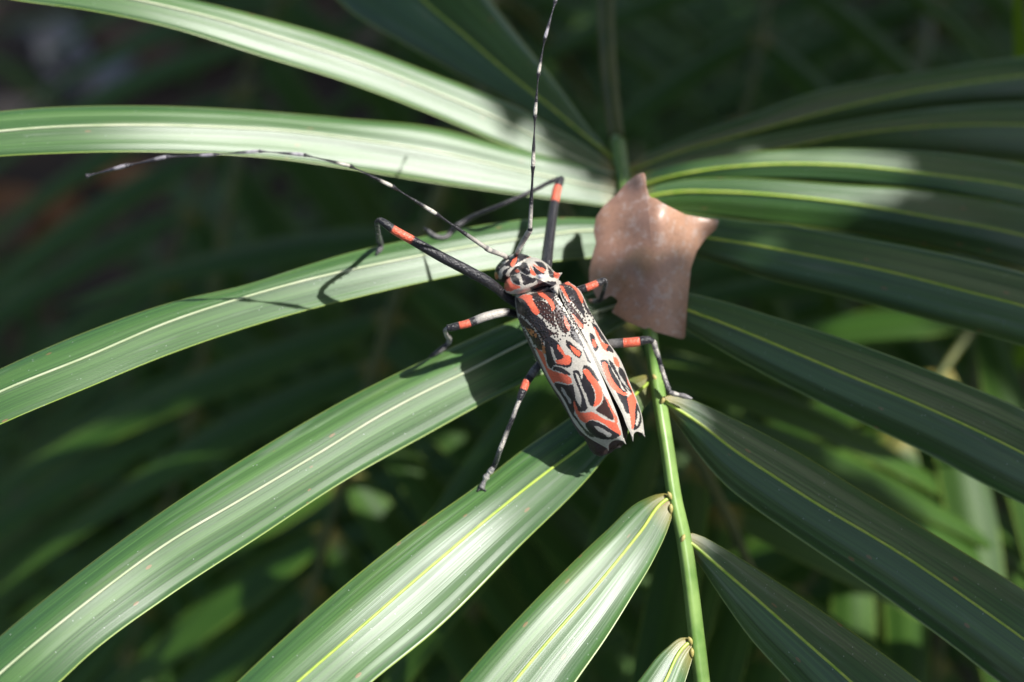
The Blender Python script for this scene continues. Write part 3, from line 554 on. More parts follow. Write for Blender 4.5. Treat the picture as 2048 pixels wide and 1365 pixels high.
def elytron(side):
    if side == 'L':
        S = [(1109,583),(1118,597),(1137,629),(1155,659),(1175,693),(1197,738),(1216,783),(1234,828),(1242,854),(1248,883)]
        E = [(1030,590),(1031,612),(1038,643),(1056,675),(1076,717),(1099,763),(1124,801),(1148,846),(1172,872),(1214,897)]
    else:
        S = [(1116,570),(1122,594),(1138,629),(1156,659),(1177,697),(1199,741),(1220,781),(1243,825),(1253,851),(1265,875)]
        E = [(1136,563),(1160,582),(1178,619),(1196,652),(1217,685),(1240,719),(1258,762),(1276,806),(1284,833),(1289,869)]
    OE = [(1136,563),(1160,582),(1178,619),(1196,652),(1217,685),(1240,719),(1258,762),(1276,806),(1284,833),(1289,869)]
    LE = [(1030,590),(1031,612),(1038,643),(1056,675),(1076,717),(1099,763),(1124,801),(1148,846),(1172,872),(1214,897)]
    nv, nu = 420, (130 if side == 'L' else 84)
    par = np.linspace(0, 1, nv)
    def cur(l):
        q = spline([(i * 1000.0, x, y) for i, (x, y) in enumerate(l)], 2000)
        return np.stack([np.interp(par * (len(l) - 1) * 1000, q[:, 0], q[:, k]) for k in (1, 2)], 1)
    s_, e_, le, oe = cur(S), cur(E), cur(LE), cur(OE)
    u = np.linspace(0, 1, nu) ** 0.92
    px = s_[:, None, 0] * (1 - u) + e_[:, None, 0] * u; py = s_[:, None, 1] * (1 - u) + e_[:, None, 1] * u
    # tip row is scooped out between its two spines
    sc = np.clip((par - 0.93) / 0.07, 0, 1)[:, None] ** 2 * np.sin(u * math.pi)[None, :] ** 1.0
    ax = np.array((210., 370.)) / 425
    px = px - ax[0] * 9 * sc; py = py - ax[1] * 9 * sc
    # one continuous vault over both wing cases
    cen = (le + oe) / 2; hw = np.linalg.norm(oe - le, axis=1) / 2; dirx = (oe - le) / (2 * hw[:, None])
    xx = ((px - cen[:, None, 0]) * dirx[:, None, 0] + (py - cen[:, None, 1]) * dirx[:, None, 1]) / hw[:, None]
    xx = np.clip(xx, -1, 1)
    H = np.interp(par, [0, .08, .3, .7, .92, 1], [7.5, 9, 9.8, 9.2, 7.5, 6.2])
    base = np.interp(par, [0, .1, .3, .6, .85, 1], [1.5, -1.5, -3.5, -4.0, -4.5, -4.2])
    d = base[:, None] - H[:, None] * (1 - np.abs(xx) ** 2.3) ** 0.62
    # suture slightly sunk, shoulder hump
    d += 0.5 * np.exp(-(u * 10) ** 2)[None, :] * (1 - par[:, None] * .5)
    hx = (1052, 612) if side == 'L' else (1152, 592)
    d -= 1.6 * np.exp(-((px - hx[0]) / 17) ** 2 - ((py - hx[1]) / 17) ** 2)
    lim0 = (px - 1075) * .49 + (py - 580) * .87
    nz = 10 * np.sin(px * .21 + 1.7 * np.sin(py * .13)) + 7 * np.sin(py * .33 + px * .12)
    fld = (lim0 < 96 + nz) & (lim0 > 1)
    lines = [c1([(575,645),(640,645),(770,725),(745,745),(640,725),(598,700)]), c1([(635,835),(705,862),(785,942),(872,1010),(1005,1085),(955,1120),(860,1062),(755,1000)]),
             c1([(822,800),(852,788),(874,900),(925,1010),(965,1055),(930,1065),(878,1005),(843,900)]), c1([(1005,695),(1042,708),(1112,790),(1165,850),(1210,935),(1180,935),(1128,862),(1058,772)]),
             c1([(1160,690),(1205,800),(1265,900),(1300,965),(1240,935),(1190,855)]), c1([(960,530),(1010,530),(1060,590),(1050,600),(1000,570)]), c1([(1180,950),(1230,980),(1270,1060),(1240,1050),(1200,1000)])]
    for l_ in lines: fld &= ~inside(l_, *jitter(px, py, .8))
    fld &= (u[None, :] > (.10 if side == 'L' else .22))
    cols = paint(px, py, CREAM, [])
    cols[fld] = BROWN
    pat = paint(px, py, np.array((-1., -1., -1.)), LEFT if side == 'L' else RIGHT)
    cols = np.where(pat[..., :1] < 0, cols, pat)
    # white outer margin and pale suture line
    mg = (u[None, :] > (0.957 if side == 'L' else 0.965)) & (par[:, None] > (0.26 if side == 'L' else 0.0))
    cols[mg] = CREAM * 1.15
    cols[np.broadcast_to((u[None, :] < (0.030 if side == 'L' else 0.05)), px.shape)] = CREAM * 0.95
    cols[np.broadcast_to(par[:, None] > 0.985, px.shape)] = CREAM * 1.15
    if side == 'L': cols[np.broadcast_to((u[None, :] > .975) & (par[:, None] <= .26), px.shape)] = CREAM * .6
    # granules: little raised beads, dense at the shoulders, thinning out backwards
    g = np.random.default_rng(3 if side == 'L' else 4)
    gx, gy = g.uniform(1028, 1240, 4200), g.uniform(560, 730, 4200)
    keep = []
    lim = ((gx - 1075) * .49 + (gy - 580) * .87)             # distance down the body
    pr = np.clip((118 - lim) / 45, 0, 1)
    for k in range(len(gx)):
        if g.random() > pr[k] or lim[k] < 2: continue
        if all((gx[k] - a) ** 2 + (gy[k] - b) ** 2 > 4.3 ** 2 for a, b in keep): keep.append((gx[k], gy[k]))
    red = (cols[..., 0] > 0.7)
    hgt = np.zeros(px.shape); dot = np.zeros(px.shape)
    for a, b in keep:
        i0 = np.searchsorted(py[:, 0], b - 30); i1 = np.searchsorted(py[:, 0], b + 40)
        sl_ = slice(max(0, i0), i1)
        r2 = (px[sl_] - a) ** 2 + (py[sl_] - b) ** 2
        hgt[sl_] = np.maximum(hgt[sl_], np.exp(-r2 / 1.45 ** 2)); dot[sl_] = np.maximum(dot[sl_], (r2 < 1.9 ** 2) * 1.0)
    ok = ~red
    cols[(dot > 0) & ok] = BLACK * 0.8
    hl = (hgt > .72) & ok & (np.sin(px * 3.1) + np.sin(py * 2.7) > 1.1)
    cols[hl] = np.array((.20, .11, .08))
    d -= 0.22 * hgt * ok
    V = Pn(px, py, d)
    # turned-down rims on both sides (thickness), so the case is a real shell
    up_in = Pn(px[:, 0], py[:, 0], d[:, 0] + 1.3)
    if side == 'L':
        rim = [Pn(px[:, -1] + 1.0, py[:, -1] + .3, d[:, -1] + .8), Pn(px[:, -1] + 9, py[:, -1] - 2, d[:, -1] + 1.6)]
    else:                                                     # hidden right flank, same depth of side as the left
        ex, ey, ed = px[:, -1], py[:, -1], d[:, -1]
        dx, dy = dirx[:, 0], dirx[:, 1]
        rim = [Pn(ex - dx * 1.0, ey - dy * 1.0, ed + 2.2), Pn(ex - dx * 5, ey - dy * 5, ed + 4.8), Pn(ex - dx * 13, ey - dy * 13, ed + 6.8)]
    rows = np.concatenate([up_in[:, None], V] + [q[:, None] for q in rim], 1)
    m = rows.shape[1]
    cc = np.concatenate([np.tile(CREAM * .8, (nv, 1))[:, None], cols] + [np.tile((CREAM if k == 0 else BROWN), (nv, 1))[:, None] for k in range(len(rim))], 1)
    rows[0] = rows[0] + VIEWn * 0.0035
    # turned-down hind end
    tailrow = rows[-1] + VIEWn * 0.0012
    rows = np.concatenate([rows, tailrow[None]], 0); cc = np.concatenate([cc, cc[-1:]], 0)
    # spines at the tip: pull the corner vertices out
    tip = rows.reshape(-1, 3)
    o = mesh_obj('elytron', tip, grid_faces(nv + 1, m), M_shell, beetle, cols=cc.reshape(-1, 3))
    o['label'] = 'left wing case, black red and cream' if side == 'L' else 'right wing case, black red and cream'
    # apical spines
    for (a, b, ox, oy) in ([(1214,896,2,8),(1245,883,4,6)] if side == 'L' else [(1268,873,1,9),(1288,868,4,7)]):
        q = Pn([a - ox * .8, a, a + ox], [b - oy * .8, b, b + oy], [-5.2, -4.6, -3.6] if a < 1240 else [-9.0, -8.3, -7.2])
        j = np.argmin(np.linalg.norm(rows[-2] - Pn(a, b, -6.), axis=1)); q += rows[-2][j] - q[1]
        vv, ff = tube_data(spline(q, 7), np.linspace(3.4, .3, 7) * KPX * D0, 8, .6)
        mesh_obj('spine', vv, ff, M_shell, o, cols=np.tile(CREAM * 1.15, (len(vv), 1)))
    return o
elytron('L'); elytron('R')

def dome(name, outline, c, dfun, Hf, Hb, base, layers, parent, bumps=(), power=.6, nr=90, K=300, back_col=BROWN, taper=.75):
    O = spline(list(outline) + [outline[0]], K + 1)[:-1]
    c = np.array(c, float)
    V, C = [], []
    rs_ = np.linspace(0.0, 1, nr) ** .8
    x = c[0] + (O[None, :, 0] - c[0]) * rs_[:, None]; y = c[1] + (O[None, :, 1] - c[1]) * rs_[:, None]
    pl = dfun(x, y)
    d = pl - Hf * (1 - rs_[:, None] ** 2.2) ** power
    for (bx, by, br, bh) in bumps: d = d - bh * np.exp(-((x - bx) ** 2 + (y - by) ** 2) / br ** 2)
    V.append(Pn(x, y, d)); C.append(paint(x, y, base, layers))
    nbk = 16; rb = np.linspace(1, 0, nbk + 1)[1:]
    xb = c[0] + (O[None, :, 0] - c[0]) * rb[:, None]; yb = c[1] + (O[None, :, 1] - c[1]) * rb[:, None]
    db = dfun(xb, yb) + Hb * (1 - rb[:, None] ** 2.2) ** .6
    V.append(Pn(xb, yb, db)); C.append(np.tile(back_col, (nbk, K, 1)))
    V = np.concatenate(V, 0); C = np.concatenate(C, 0)
    return mesh_obj(name, V.reshape(-1, 3), grid_faces(V.shape[0], K, True), M_shell, parent, cols=C.reshape(-1, 3))

PRON = [
 (K, c1([(340,385),(380,360),(430,345),(445,375),(400,392),(360,402)])),
 (K, c1([(425,290),(510,255),(552,310),(575,382),(540,402),(480,366),(440,335)])),
 (K, c1([(598,288),(660,340),(735,382),(700,404),(650,398),(618,360)])),
 (K, c1([(615,245),(700,255),(755,320),(748,352),(680,312)])),
 (K, c1([(455,375),(520,400),(580,428),(645,448),(625,474),(550,504),(500,518),(478,450)])),
 (RD, c1([(282,460),(330,405),(348,460),(382,502),(440,522),(462,542),(400,565),(330,590),(278,560)])),
 (K, c1([(350,415),(402,408),(452,460),(458,514),(400,498),(360,462)])),
 (CR*.9, c1([(400,405),(440,420),(470,460),(478,520),(462,545),(458,500),(445,455)])),
 (RD, c1([(378,325),(420,328),(455,362),(422,374)])),
 (RD, c1([(558,288),(592,330),(622,370),(640,405),(580,392),(574,340)])),
 (RD, c1([(596,272),(660,304),(745,348),(724,374),(660,338)])),
 (K, c1([(765,295),(830,365),(855,430),(800,425),(778,360)])),
 (RD, c1([(838,362),(910,388),(880,445),(848,424)])),
 (K, c1([(560,545),(690,492),(800,470),(868,485),(858,545),(780,512),(680,542),(590,580)])),
 (np.array((.5,.5,.55)), c1([(660,400),(700,390),(740,420),(700,440),(665,430)])),
]
# prothorax
dome('pronotum', c1([(330,375),(300,440),(275,520),(280,585),(350,615),(430,620),(560,590),(680,545),(790,520),(885,545),(892,470),(900,430),(935,375),(880,380),(835,352),(790,300),(720,245),(640,205),(540,205),(440,250),(370,310)]),
     (1062, 552), lambda x, y: 2.2 - 0.010 * (x - 1062) + .012 * (552 - y) - np.clip(y - 548 + .2 * (x - 1062), 0, 60) * .13, 8.0, 9.0, CREAM, PRON, beetle,
     bumps=[(1038, 560, 9, 1.1), (1031, 561, 7, .6), (1050, 536, 8, 1.5), (1075, 546, 9, 1.3), (1062, 553, 8, .8), (1084, 530, 9, 1.0), (1082, 553, 6, 1.3), (1113, 549, 5, 1.2), (1015, 566, 8, 1.2), (1075, 565, 60, .0)])
HEAD = [
 (CR, c1([(238,262),(300,228),(350,182),(412,166),(402,188),(360,204),(310,252),(262,274)])),
 (CR, c1([(315,345),(400,286),(480,236),(560,208),(648,236),(625,255),(540,234),(470,268),(400,314),(345,372),(332,425),(298,405)])),
 (CR, c1([(205,425),(228,340),(290,298),(334,308),(264,352),(244,440),(230,450)])),
 (RD, c1([(345,285),(388,202),(418,178),(414,244),(362,308)])),
 (RD, c1([(500,180),(560,185),(600,210),(570,215)])),
 (OG, c1([(158,380),(182,370),(205,440),(180,450)])),
]
head = dome('head', c1([(175,345),(190,300),(235,245),(300,190),(380,162),(460,155),(540,180),(610,220),(640,280),(520,330),(400,420),(310,480),(230,480),(180,450),(165,400)]),
     (1022, 534), lambda x, y: 4.0 + .02 * (534 - y), 7.0, 10.0, BLACK, HEAD, beetle, bumps=[(1010, 520, 7, 1.2), (1036, 512, 7, 1.2)])
def blob(name, px, py, d, rx, ry, rz, colr, parent, rot=0.0, nseg=20, nring=12, mat=None):
    V = []
    for i in range(nring + 1):
        th = math.pi * i / nring
        for k in range(nseg):
            a = 2 * math.pi * k / nseg
            lx, ly, lz = rx * math.sin(th) * math.cos(a), ry * math.sin(th) * math.sin(a), rz * math.cos(th)
            V.append((px + lx * math.cos(rot) - ly * math.sin(rot), py + lx * math.sin(rot) + ly * math.cos(rot), d - lz))
    V = np.array(V)
    return mesh_obj(name, Pn(V[:, 0], V[:, 1], V[:, 2]), grid_faces(nring + 1, nseg, True), mat or M_limb, parent, cols=np.tile(colr, (len(V), 1)))
blob('eye', 998, 537, 3.5, 6.5, 11, 4, BLACK * .6, head, .5)
blob('eye', 1052, 514, 4.5, 9, 4, 3.5, BLACK * .6, head, .35)
# the collar between pronotum and wing cases
dome('collar', [(1030,590),(1050,580),(1075,568),(1100,560),(1120,562),(1124,576),(1108,588),(1080,592),(1050,600),(1034,604)], (1078, 580), lambda x, y: .5 + 0 * x, 5.0, 6, CREAM * .8, [(K, c1([(520,560),(700,505),(870,490),(880,530),(780,540),(600,600)]))], beetle, nr=30, K=90)
# scutellum
dome('scutellum', [(1099,577),(1108,570),(1117,570),(1118,582),(1122,600),(1114,594),(1106,586)], (1112, 580), lambda x, y: -5.4 + 0 * x, 2.4, 2, CREAM, [(K, [(1101,577),(1107,575),(1108,580),(1103,580)])], beetle, nr=20, K=60)
# abdomen and hind thorax: one body under the wing cases
bp_ = spline([(1052,585,7,24,6.5),(1082,610,5,52,8),(1108,660,2,58,9),(1144,730,.5,58,9),(1176,790,0,54,8.4),(1202,842,-.4,52,6.6),(1210,868,-.6,46,5),(1209,886,-.4,38,4),(1208,900,0,27,3),(1211,910,.4,12,1.8)], 60)
V = []; C = []
axd = np.gradient(bp_[:, :2], axis=0); axd /= np.linalg.norm(axd, axis=1)[:, None]
for i in range(60):
    sx, sy = -axd[i, 1], axd[i, 0]
    for k in range(28):
        a = 2 * math.pi * k / 28
        V.append((bp_[i, 0] + sx * bp_[i, 3] * math.cos(a), bp_[i, 1] + sy * bp_[i, 3] * math.cos(a), bp_[i, 2] + bp_[i, 4] * math.sin(a)))
        seg = (i % 9 < 2) and i > 20
        C.append(np.array((.10, .075, .045)) if (math.cos(a) > .75 and i < 34) else (BROWN * .7 if i > 48 else BROWN * (1.6 if seg else 1)))
V = np.array(V)
mesh_obj('body', Pn(V[:, 0], V[:, 1], V[:, 2]), grid_faces(60, 28, True) + [tuple(range(59 * 28, 60 * 28)), tuple(reversed(range(28)))], M_limb, beetle, cols=np.array(C))

W_ = CREAM * 1.05; DG = np.array((.011, .010, .013)); LG = np.array((.20, .19, .185))
def limb(name, pts, parent, nseg=14, per=10, teeth=None):
    """pts: (px, py, depth mm, radius px, colour). a colour applies from its point to the next; grad when tuple pair"""
    xyz = [p[:3] for p in pts]
    q = np.array(xyz, float); qs = []; rr = []; cc = []
    full = spline(np.array([list(p[:4]) for p in pts], float), 10, uniform=True)   # 24 samples per span
    for i, f in enumerate(full):
        k = min(i // 24, len(pts) - 2); t = (i - k * 24) / 24
        c = pts[k][4]
        if isinstance(c, tuple): c = c[0] * (1 - t) + c[1] * t
        cc.append(c)
    idx = list(range(0, len(full), 2))
    if idx[-1] != len(full) - 1: idx.append(len(full) - 1)
    full = full[idx]; cc = np.array(cc)[idx]
    W = Pn(full[:, 0], full[:, 1], full[:, 2])
    keep = [0]
    for i in range(1, len(W)):
        if np.linalg.norm(W[i] - W[keep[-1]]) > 0.00012: keep.append(i)
    W = W[keep]; full = full[keep]; cc = cc[keep]
    rad = full[:, 3] * KPX * (D0 + full[:, 2] * .001)
    vv, ff = tube_data(W, rad, nseg)
    C = np.repeat(cc, nseg, 0); C = np.vstack([C, cc[:1], cc[-1:]])
    vv = list(vv); ff = list(ff); C = list(C)
    def cone(p, q_, r):
        a, b = tube_data(np.array([p, (np.array(p) + q_) / 2, q_]), np.array([r, r * .6, r * .1]), 6)
        o_ = len(vv); vv.extend(a); ff.extend([tuple(i + o_ for i in f) for f in b]); C.extend([DG * .6] * len(a))
    if name == 'tibia':                                   # short stiff bristles
        hr = np.random.default_rng(len(pts) + int(pts[0][0]))
        for i in range(1, len(W) - 1):
            for _ in range(2):
                a = hr.uniform(0, 6.28); tn = W[i + 1] - W[i - 1]; tn /= np.linalg.norm(tn)
                s1 = np.cross(tn, -VIEWn); s1 /= np.linalg.norm(s1) + 1e-9; s2 = np.cross(s1, tn)
                nrm = math.cos(a) * s1 + math.sin(a) * s2
                cone(W[i] + nrm * rad[i] * .9, W[i] + nrm * (rad[i] + 2.6 * KPX * D0 * hr.uniform(.5, 1.2)) + tn * 3 * KPX * D0, .55 * KPX * D0)
    if teeth:
        for (x, y, d, x2, y2, d2, r) in teeth: cone(Pn(x, y, d), Pn(x2, y2, d2), r * KPX * D0)
    o = mesh_obj(name, vv, ff, M_limb, parent, cols=np.array(C))
    return o
def sub_limb(pts, leg, name): return limb(name, pts, leg)

# front left (camera side): thick granular black femur with red ring; tibia points away from the lens
lg = limb('leg', [(1034,606,3,11,DG),(1010,592,0,9,DG),(996,579,-2,9.5,DG),(980,567,-4,10.5,DG),(940,544,-6,10.8,DG),(884,515,-8,10.4,DG),(821,479,-10,9.2,RED),(783,457,-12,8.6,DG),(768,446,-12.5,7.8,DG),(759,440,-12.5,6.2,DG)], beetle)
te = [(757, 452 + i * 8, -7 + i * 4.2, 751, 455 + i * 8, -7 + i * 4.2, 1.5) for i in range(5)]
limb('tibia', [(762,441,-12,5.5,DG),(755,444,-9,5,DG),(755,456,-1,4.6,DG),(757,470,7,4.8,DG),(760,484,LD(4,762,490)-4,5.4,DG),(762,489,LD(4,762,490)-1.6,5,DG)], lg, teeth=te)
limb('tarsus', [(762,489,LD(4,762,490)-1.2,4.5,DG),(762,494,LD(4,762,494)-.9,5.5,LG*.5),(760,499,LD(4,760,499)-.9,6,LG*.5),(756,505,LD(4,756,505)-.7,4,DG),(752,510,LD(4,752,510)-.4,2,DG)], lg)
# front right: rises away, tibia comes back to the left leaflet
lg = limb('leg', [(1088,548,4,11,DG),(1092,532,6,11.5,DG),(1096,500,12,11,DG),(1101,461,18,10.4,DG),(1109.5,403,26,9.2,RED),(1116,373,29.5,8.4,DG),(1121,361,31,7.4,DG),(1124,356,31.5,5.6,DG)], beetle)
te = [(1085 - i * 22, 374 + i * 9, 30.5 - i * .5, 1083 - i * 22, 380 + i * 9, 31 - i * .5, 1.6) for i in range(7)]
limb('tibia', [(1123,358,31.5,5.5,DG),(1110,361,31,4.6,DG),(1072,379,30,4.2,DG),(1001,411,27,4.6,DG),(931,442,LD(4,907,466)-1.5,5.4,DG),(907,458,LD(4,907,466)-2,5.8,DG),(902,463,LD(4,902,466)-1.2,4.5,DG)], lg, teeth=te)
limb('tarsus', [(903,462,LD(4,903,466)-1.2,4.5,DG),(898,470,LD(4,898,470)-.8,5.5,LG*.5),(888,475,LD(4,888,475)-.8,5,LG*.5),(877,475,LD(4,877,475)-.8,5.5,LG*.6),(866,470,LD(4,866,474)-.8,4.5,LG*.6),(856,462,LD(4,866,474),4,DG),(848,457,LD(4,866,474)+1,2.5,DG)], lg)
# middle left
lg = limb('leg', [(1040,630,4,8,DG),(1024,627,1,8,DG),(1012,625,-1,7.8,(DG,W_)),(1004,626,-1.5,8.3,W_),(985,630,-2.5,8.8,W_),(968,635,-3,8.8,(W_,LG)),(950,642,-3.5,8.6,DG),(939,646.5,-4,8.3,RED),(918,652,-4.3,7.8,DG),(902,656,-4.5,7.6,DG),(894,657,-4.5,6.6,DG)], beetle)
limb('tibia', [(896,657,-4.2,5,W_),(891,661,-1,4.4,W_),(893,671,4,4.0,(W_,LG)),(899,680,LD(3,896,700)-3,5.4,W_),(898,685,LD(3,896,700)-2,5.4,LG),(893,690,LD(3,893,702)-1.5,4.2,DG)], lg)
limb('tarsus', [(896,687,LD(3,896,700)-1.8,4,DG),(888,695,LD(3,890,703)-1.2,5.4,LG*.5),(878,702,LD(3,878,708)-.9,5,LG*.4),(868,709,LD(3,868,712)-.8,4,DG),(858,714,LD(3,858,717)-.4,2,DG)], lg)
# middle right
lg = limb('leg', [(1150,586,4,7.5,DG),(1160,580,3,7.6,DG),(1173,576,3,7.8,RED),(1195,567,3.5,7.4,DG),(1205,562.5,4,7,DG),(1211,560,4,6,DG)], beetle)
limb('tibia', [(1209,561,4.5,5,DG),(1211,567,9,4.2,LG),(1208,580,15,4.0,DG),(1203,594,20,4.2,DG),(1201,600,22.5,4.4,DG)], lg)
limb('tarsus', [(1201,600,22,4.2,DG),(1196,602,24,5,LG*.6),(1186,603,25.5,4.6,np.array((.4,.2,.16))),(1178,602,26.5,2.5,DG)], lg)
# hind left
lg = limb('leg', [(1092,715,4,9,DG),(1079,729,2,8.6,LG*.6),(1068,742,.5,8.6,(LG,LG*.5)),(1060,754,0,8.4,DG),(1054,763,-.5,8.2,RED),(1046,781,-1.5,7.6,DG),(1041,793,-2,7,DG),(1038,800,-2.2,5.6,DG)], beetle)
limb('tibia', [(1041,796,-1.8,5,W_),(1033,815,-2,4.2,(W_,LG)),(1025,837,-2,4.2,DG),(1016,858,-1.8,4.3,(DG,W_)),(1008,880,-1.6,4.6,W_),(1000,900,-1.4,4.8,(LG,DG)),(990,928,LD(2,990,948)-1.8,5,DG),(986,936,LD(2,987,950)-1.4,4.8,DG)], lg)
TD = LD(2, 972, 972)
ts = limb('tarsus', [(986,936,TD-1.4,4.2,LG),(981,943,TD-1.2,6.4,W_),(976,949,TD-1.0,4.2,LG),(973,954,TD-1.0,7,W_),(969,962,TD-.8,4,LG),(966,969,TD-.8,5,LG),(963,977,TD-.8,5.6,DG),(961,980,TD-.7,3,DG)], lg)
limb('claw', [(962,977,TD-.8,2.6,DG),(955,983,TD-.9,2.1,DG),(956,988,TD-.2,1,DG)], lg); limb('claw', [(963,978,TD-.8,2.6,DG),(971,983,TD-1,2.1,DG),(969,989,TD-.2,1,DG)], lg)
# hind right
lg = limb('leg', [(1200,690,5,9,DG),(1222,688,1,9.2,(LG,DG)),(1248,686,.3,9.4,RED),(1264,685,0,9.6,RED),(1280,683,0,9.2,DG),(1294,680.5,0,8.2,DG),(1302,680,.2,6.6,DG)], beetle)
limb('tibia', [(1300,681,.5,5.8,DG),(1306,684,.8,6,(W_,LG)),(1311,698,1.5,5.4,(W_,LG)),(1317,715,2.4,4.8,DG),(1321,730,3,4.6,(LG,W_)),(1326,746,3.6,4.6,(W_,LG)),(1333,768,4,5,(LG,DG)),(1339,784,4.2,5,DG),(1341,788,4.4,3.8,DG)], lg)
limb('tarsus', [(1339,785,4,4.4,LG),(1348,788,3.6,5.4,W_*.9),(1358,790.5,3.4,4.2,LG),(1366,792,3.3,5.4,LG),(1376,795,3.3,4,LG),(1384,798,3.3,2.6,DG)], lg)
# antennae: every segment starts pale and ends dark at a knobbed joint
def antenna(scape, joints):
    a = limb('antenna', scape, beetle)
    for k in range(len(joints) - 1):
        x0, y0, d0, r0 = joints[k]; x1, y1, d1, r1 = joints[k + 1]
        def at(t, r): return (x0 + (x1 - x0) * t, y0 + (y1 - y0) * t, d0 + (d1 - d0) * t, r)
        pale = (CREAM * (1.1 if k else .9)) if k < 4 else np.array((.36, .34, .37)); dark = DG * (1 if k < 4 else 3.5)
        if k == 0: pts = [(*at(0, r0 * 1.0), pale), (*at(.18, r0), (pale, LG * .6)), (*at(.4, r0 * .95), dark), (*at(.95, r1 * .98), dark), (*at(1.0, r1 * 1.25), dark)]
        else: pts = [(*at(0, r0 * .85), pale), (*at(.03, r0), pale), (*at(.22, r0 * .95), (pale, dark)), (*at(.31, r0 * .92), dark), (*at(.93, r1 * .95), dark), (*at(.98, r1 * 1.3), dark), (*at(1.0, r1 * .9), dark)]
        limb('antenna_segment', pts, a)
antenna([(1016,520,1,5,DG),(1010,513,-3,5.2,W_),(996,507,-6,5,(W_,LG)),(980,501,-9,5.4,W_),(973,497,-10,5.6,LG),(969,494,-11,4,DG)],
        [(970,495,-11,4.4),(872,428,-22,4.0),(784,373,-31,3.7),(699,332,-38,3.4),(607,310,-42,3.3),(517,303,-44,3.1),(427,310,-45,3.1),(333,314,-45,3.3),(251,332,-45,3.6),(172,353,-45,3.6)])
antenna([(1031,514,2,5,DG),(1035,504,-3,5,W_),(1044,487,-6,5.2,(W_,LG)),(1054,470,-9,5.8,W_),(1060,460,-11,5.4,DG),(1061,454,-11.5,4,DG)],
        [(1060,457,-11.5,4.2),(1066,333,-17,3.9),(1070,230,-20,3.6),(1077,146,-22,3.4),(1090,76,-23,3.3),(1111,2,-23,3.2),(1140,-70,-22,3.2),(1172,-135,-20,3.0)])

# ------------------------------------------------------------------ understorey: other palm fronds, out of focus below
def simple_blade(start, direc, L_, W_2, droop, parent, mat, side, n=12):
    start = np.array(start, float); direc = np.array(direc, float); direc /= np.linalg.norm(direc)
    t = np.linspace(0, 1, n)
    C = start + direc * (L_ * t)[:, None]; C[:, 2] -= droop * L_ * t ** 2
    tan = np.gradient(C, axis=0); tan /= np.linalg.norm(tan, axis=1)[:, None]
    sd = np.cross(tan, (0, 0, 1.0)); sd /= np.linalg.norm(sd, axis=1)[:, None]; up = np.cross(sd, tan)
    wv = W_2 * np.clip(np.sin(np.pi * np.clip(t * .93 + .04, 0, 1) ** .62), 0.02, 1)
    U = np.array([-1, -.5, 0, .5, 1]); s = t * L_
    V = []; UV = []
    for i in range(n):
        for u in U: V.append(C[i] + sd[i] * u * wv[i] - up[i] * abs(u) * wv[i] * .32); UV.append((u, s[i]))
    return mesh_obj('leaflet', V, grid_faces(n, 5), mat, parent, uvs=UV)
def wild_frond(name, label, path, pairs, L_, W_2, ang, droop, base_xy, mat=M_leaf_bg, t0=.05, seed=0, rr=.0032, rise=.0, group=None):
    r_ = random.Random(seed)
    pw = np.array([tuple(P(a_, b_, c_ * 1.15)) for a_, b_, c_ in path])
    gx, gy = base_xy
    root = empty(name, Vector((gx, gy, ground_z(gx, gy))), label=label, category='palm frond')
    if group: root['group'] = group
    cur = spline(pw, 60)
    d0 = cur[0] - cur[1]; d0 /= np.linalg.norm(d0)
    g = np.array((gx, gy, ground_z(gx, gy) - .01))
    pet = spline([tuple(g), tuple(g * .7 + cur[0] * .3 + np.array((0, 0, .12))), tuple(cur[0] + d0 * .06), tuple(cur[0])], 24)
    full = np.vstack([pet[:-1], cur])
    v, f = tube_data(full, np.concatenate([np.linspace(rr * 1.6, rr, 23), np.linspace(rr, rr * .4, 60)]), 8)
    mesh_obj('rachis', v, f, M_stem, root)
    for k in range(pairs):
        t = t0 + (1 - t0) * k / max(1, pairs - 1)
        i = min(58, int(t * 59)); p = cur[i]; tan = cur[i + 1] - cur[i]; tan /= np.linalg.norm(tan)
        sd = np.cross(tan, (0, 0, 1.0)); sd /= np.linalg.norm(sd)
        up = np.cross(sd, tan)
        for sgn in (-1, 1):
            a = R(ang * (1.25 - .7 * t) + r_.uniform(-5, 5))
            dirv = math.cos(a) * tan + sgn * math.sin(a) * sd + up * (rise + r_.uniform(-.05, .08))
            simple_blade(p + tan * r_.uniform(0, .006), dirv, L_ * (0.75 + .35 * math.sin(math.pi * min(1, t + .15))) * r_.uniform(.85, 1.1), W_2 * r_.uniform(.85, 1.1), droop * r_.uniform(.7, 1.4), root, mat, sgn)
    return root
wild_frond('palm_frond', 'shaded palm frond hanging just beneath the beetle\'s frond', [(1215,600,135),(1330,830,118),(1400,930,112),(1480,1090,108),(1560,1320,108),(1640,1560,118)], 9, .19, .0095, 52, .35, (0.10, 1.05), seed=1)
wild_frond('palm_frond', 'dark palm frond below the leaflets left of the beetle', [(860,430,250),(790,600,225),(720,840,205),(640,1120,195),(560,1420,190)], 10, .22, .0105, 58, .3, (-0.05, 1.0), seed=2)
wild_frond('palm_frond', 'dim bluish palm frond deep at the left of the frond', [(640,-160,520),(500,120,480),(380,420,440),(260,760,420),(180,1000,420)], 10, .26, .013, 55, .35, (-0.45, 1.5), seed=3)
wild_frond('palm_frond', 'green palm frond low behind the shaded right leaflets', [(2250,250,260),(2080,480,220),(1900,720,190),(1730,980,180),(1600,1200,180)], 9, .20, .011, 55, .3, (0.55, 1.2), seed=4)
wild_frond('palm_frond', 'olive stemmed palm frond standing behind the frond base', [(1600,-350,420),(1545,-60,360),(1500,180,320),(1430,420,290),(1370,620,280)], 7, .20, .010, 60, .4, (0.38, 1.55), seed=5)
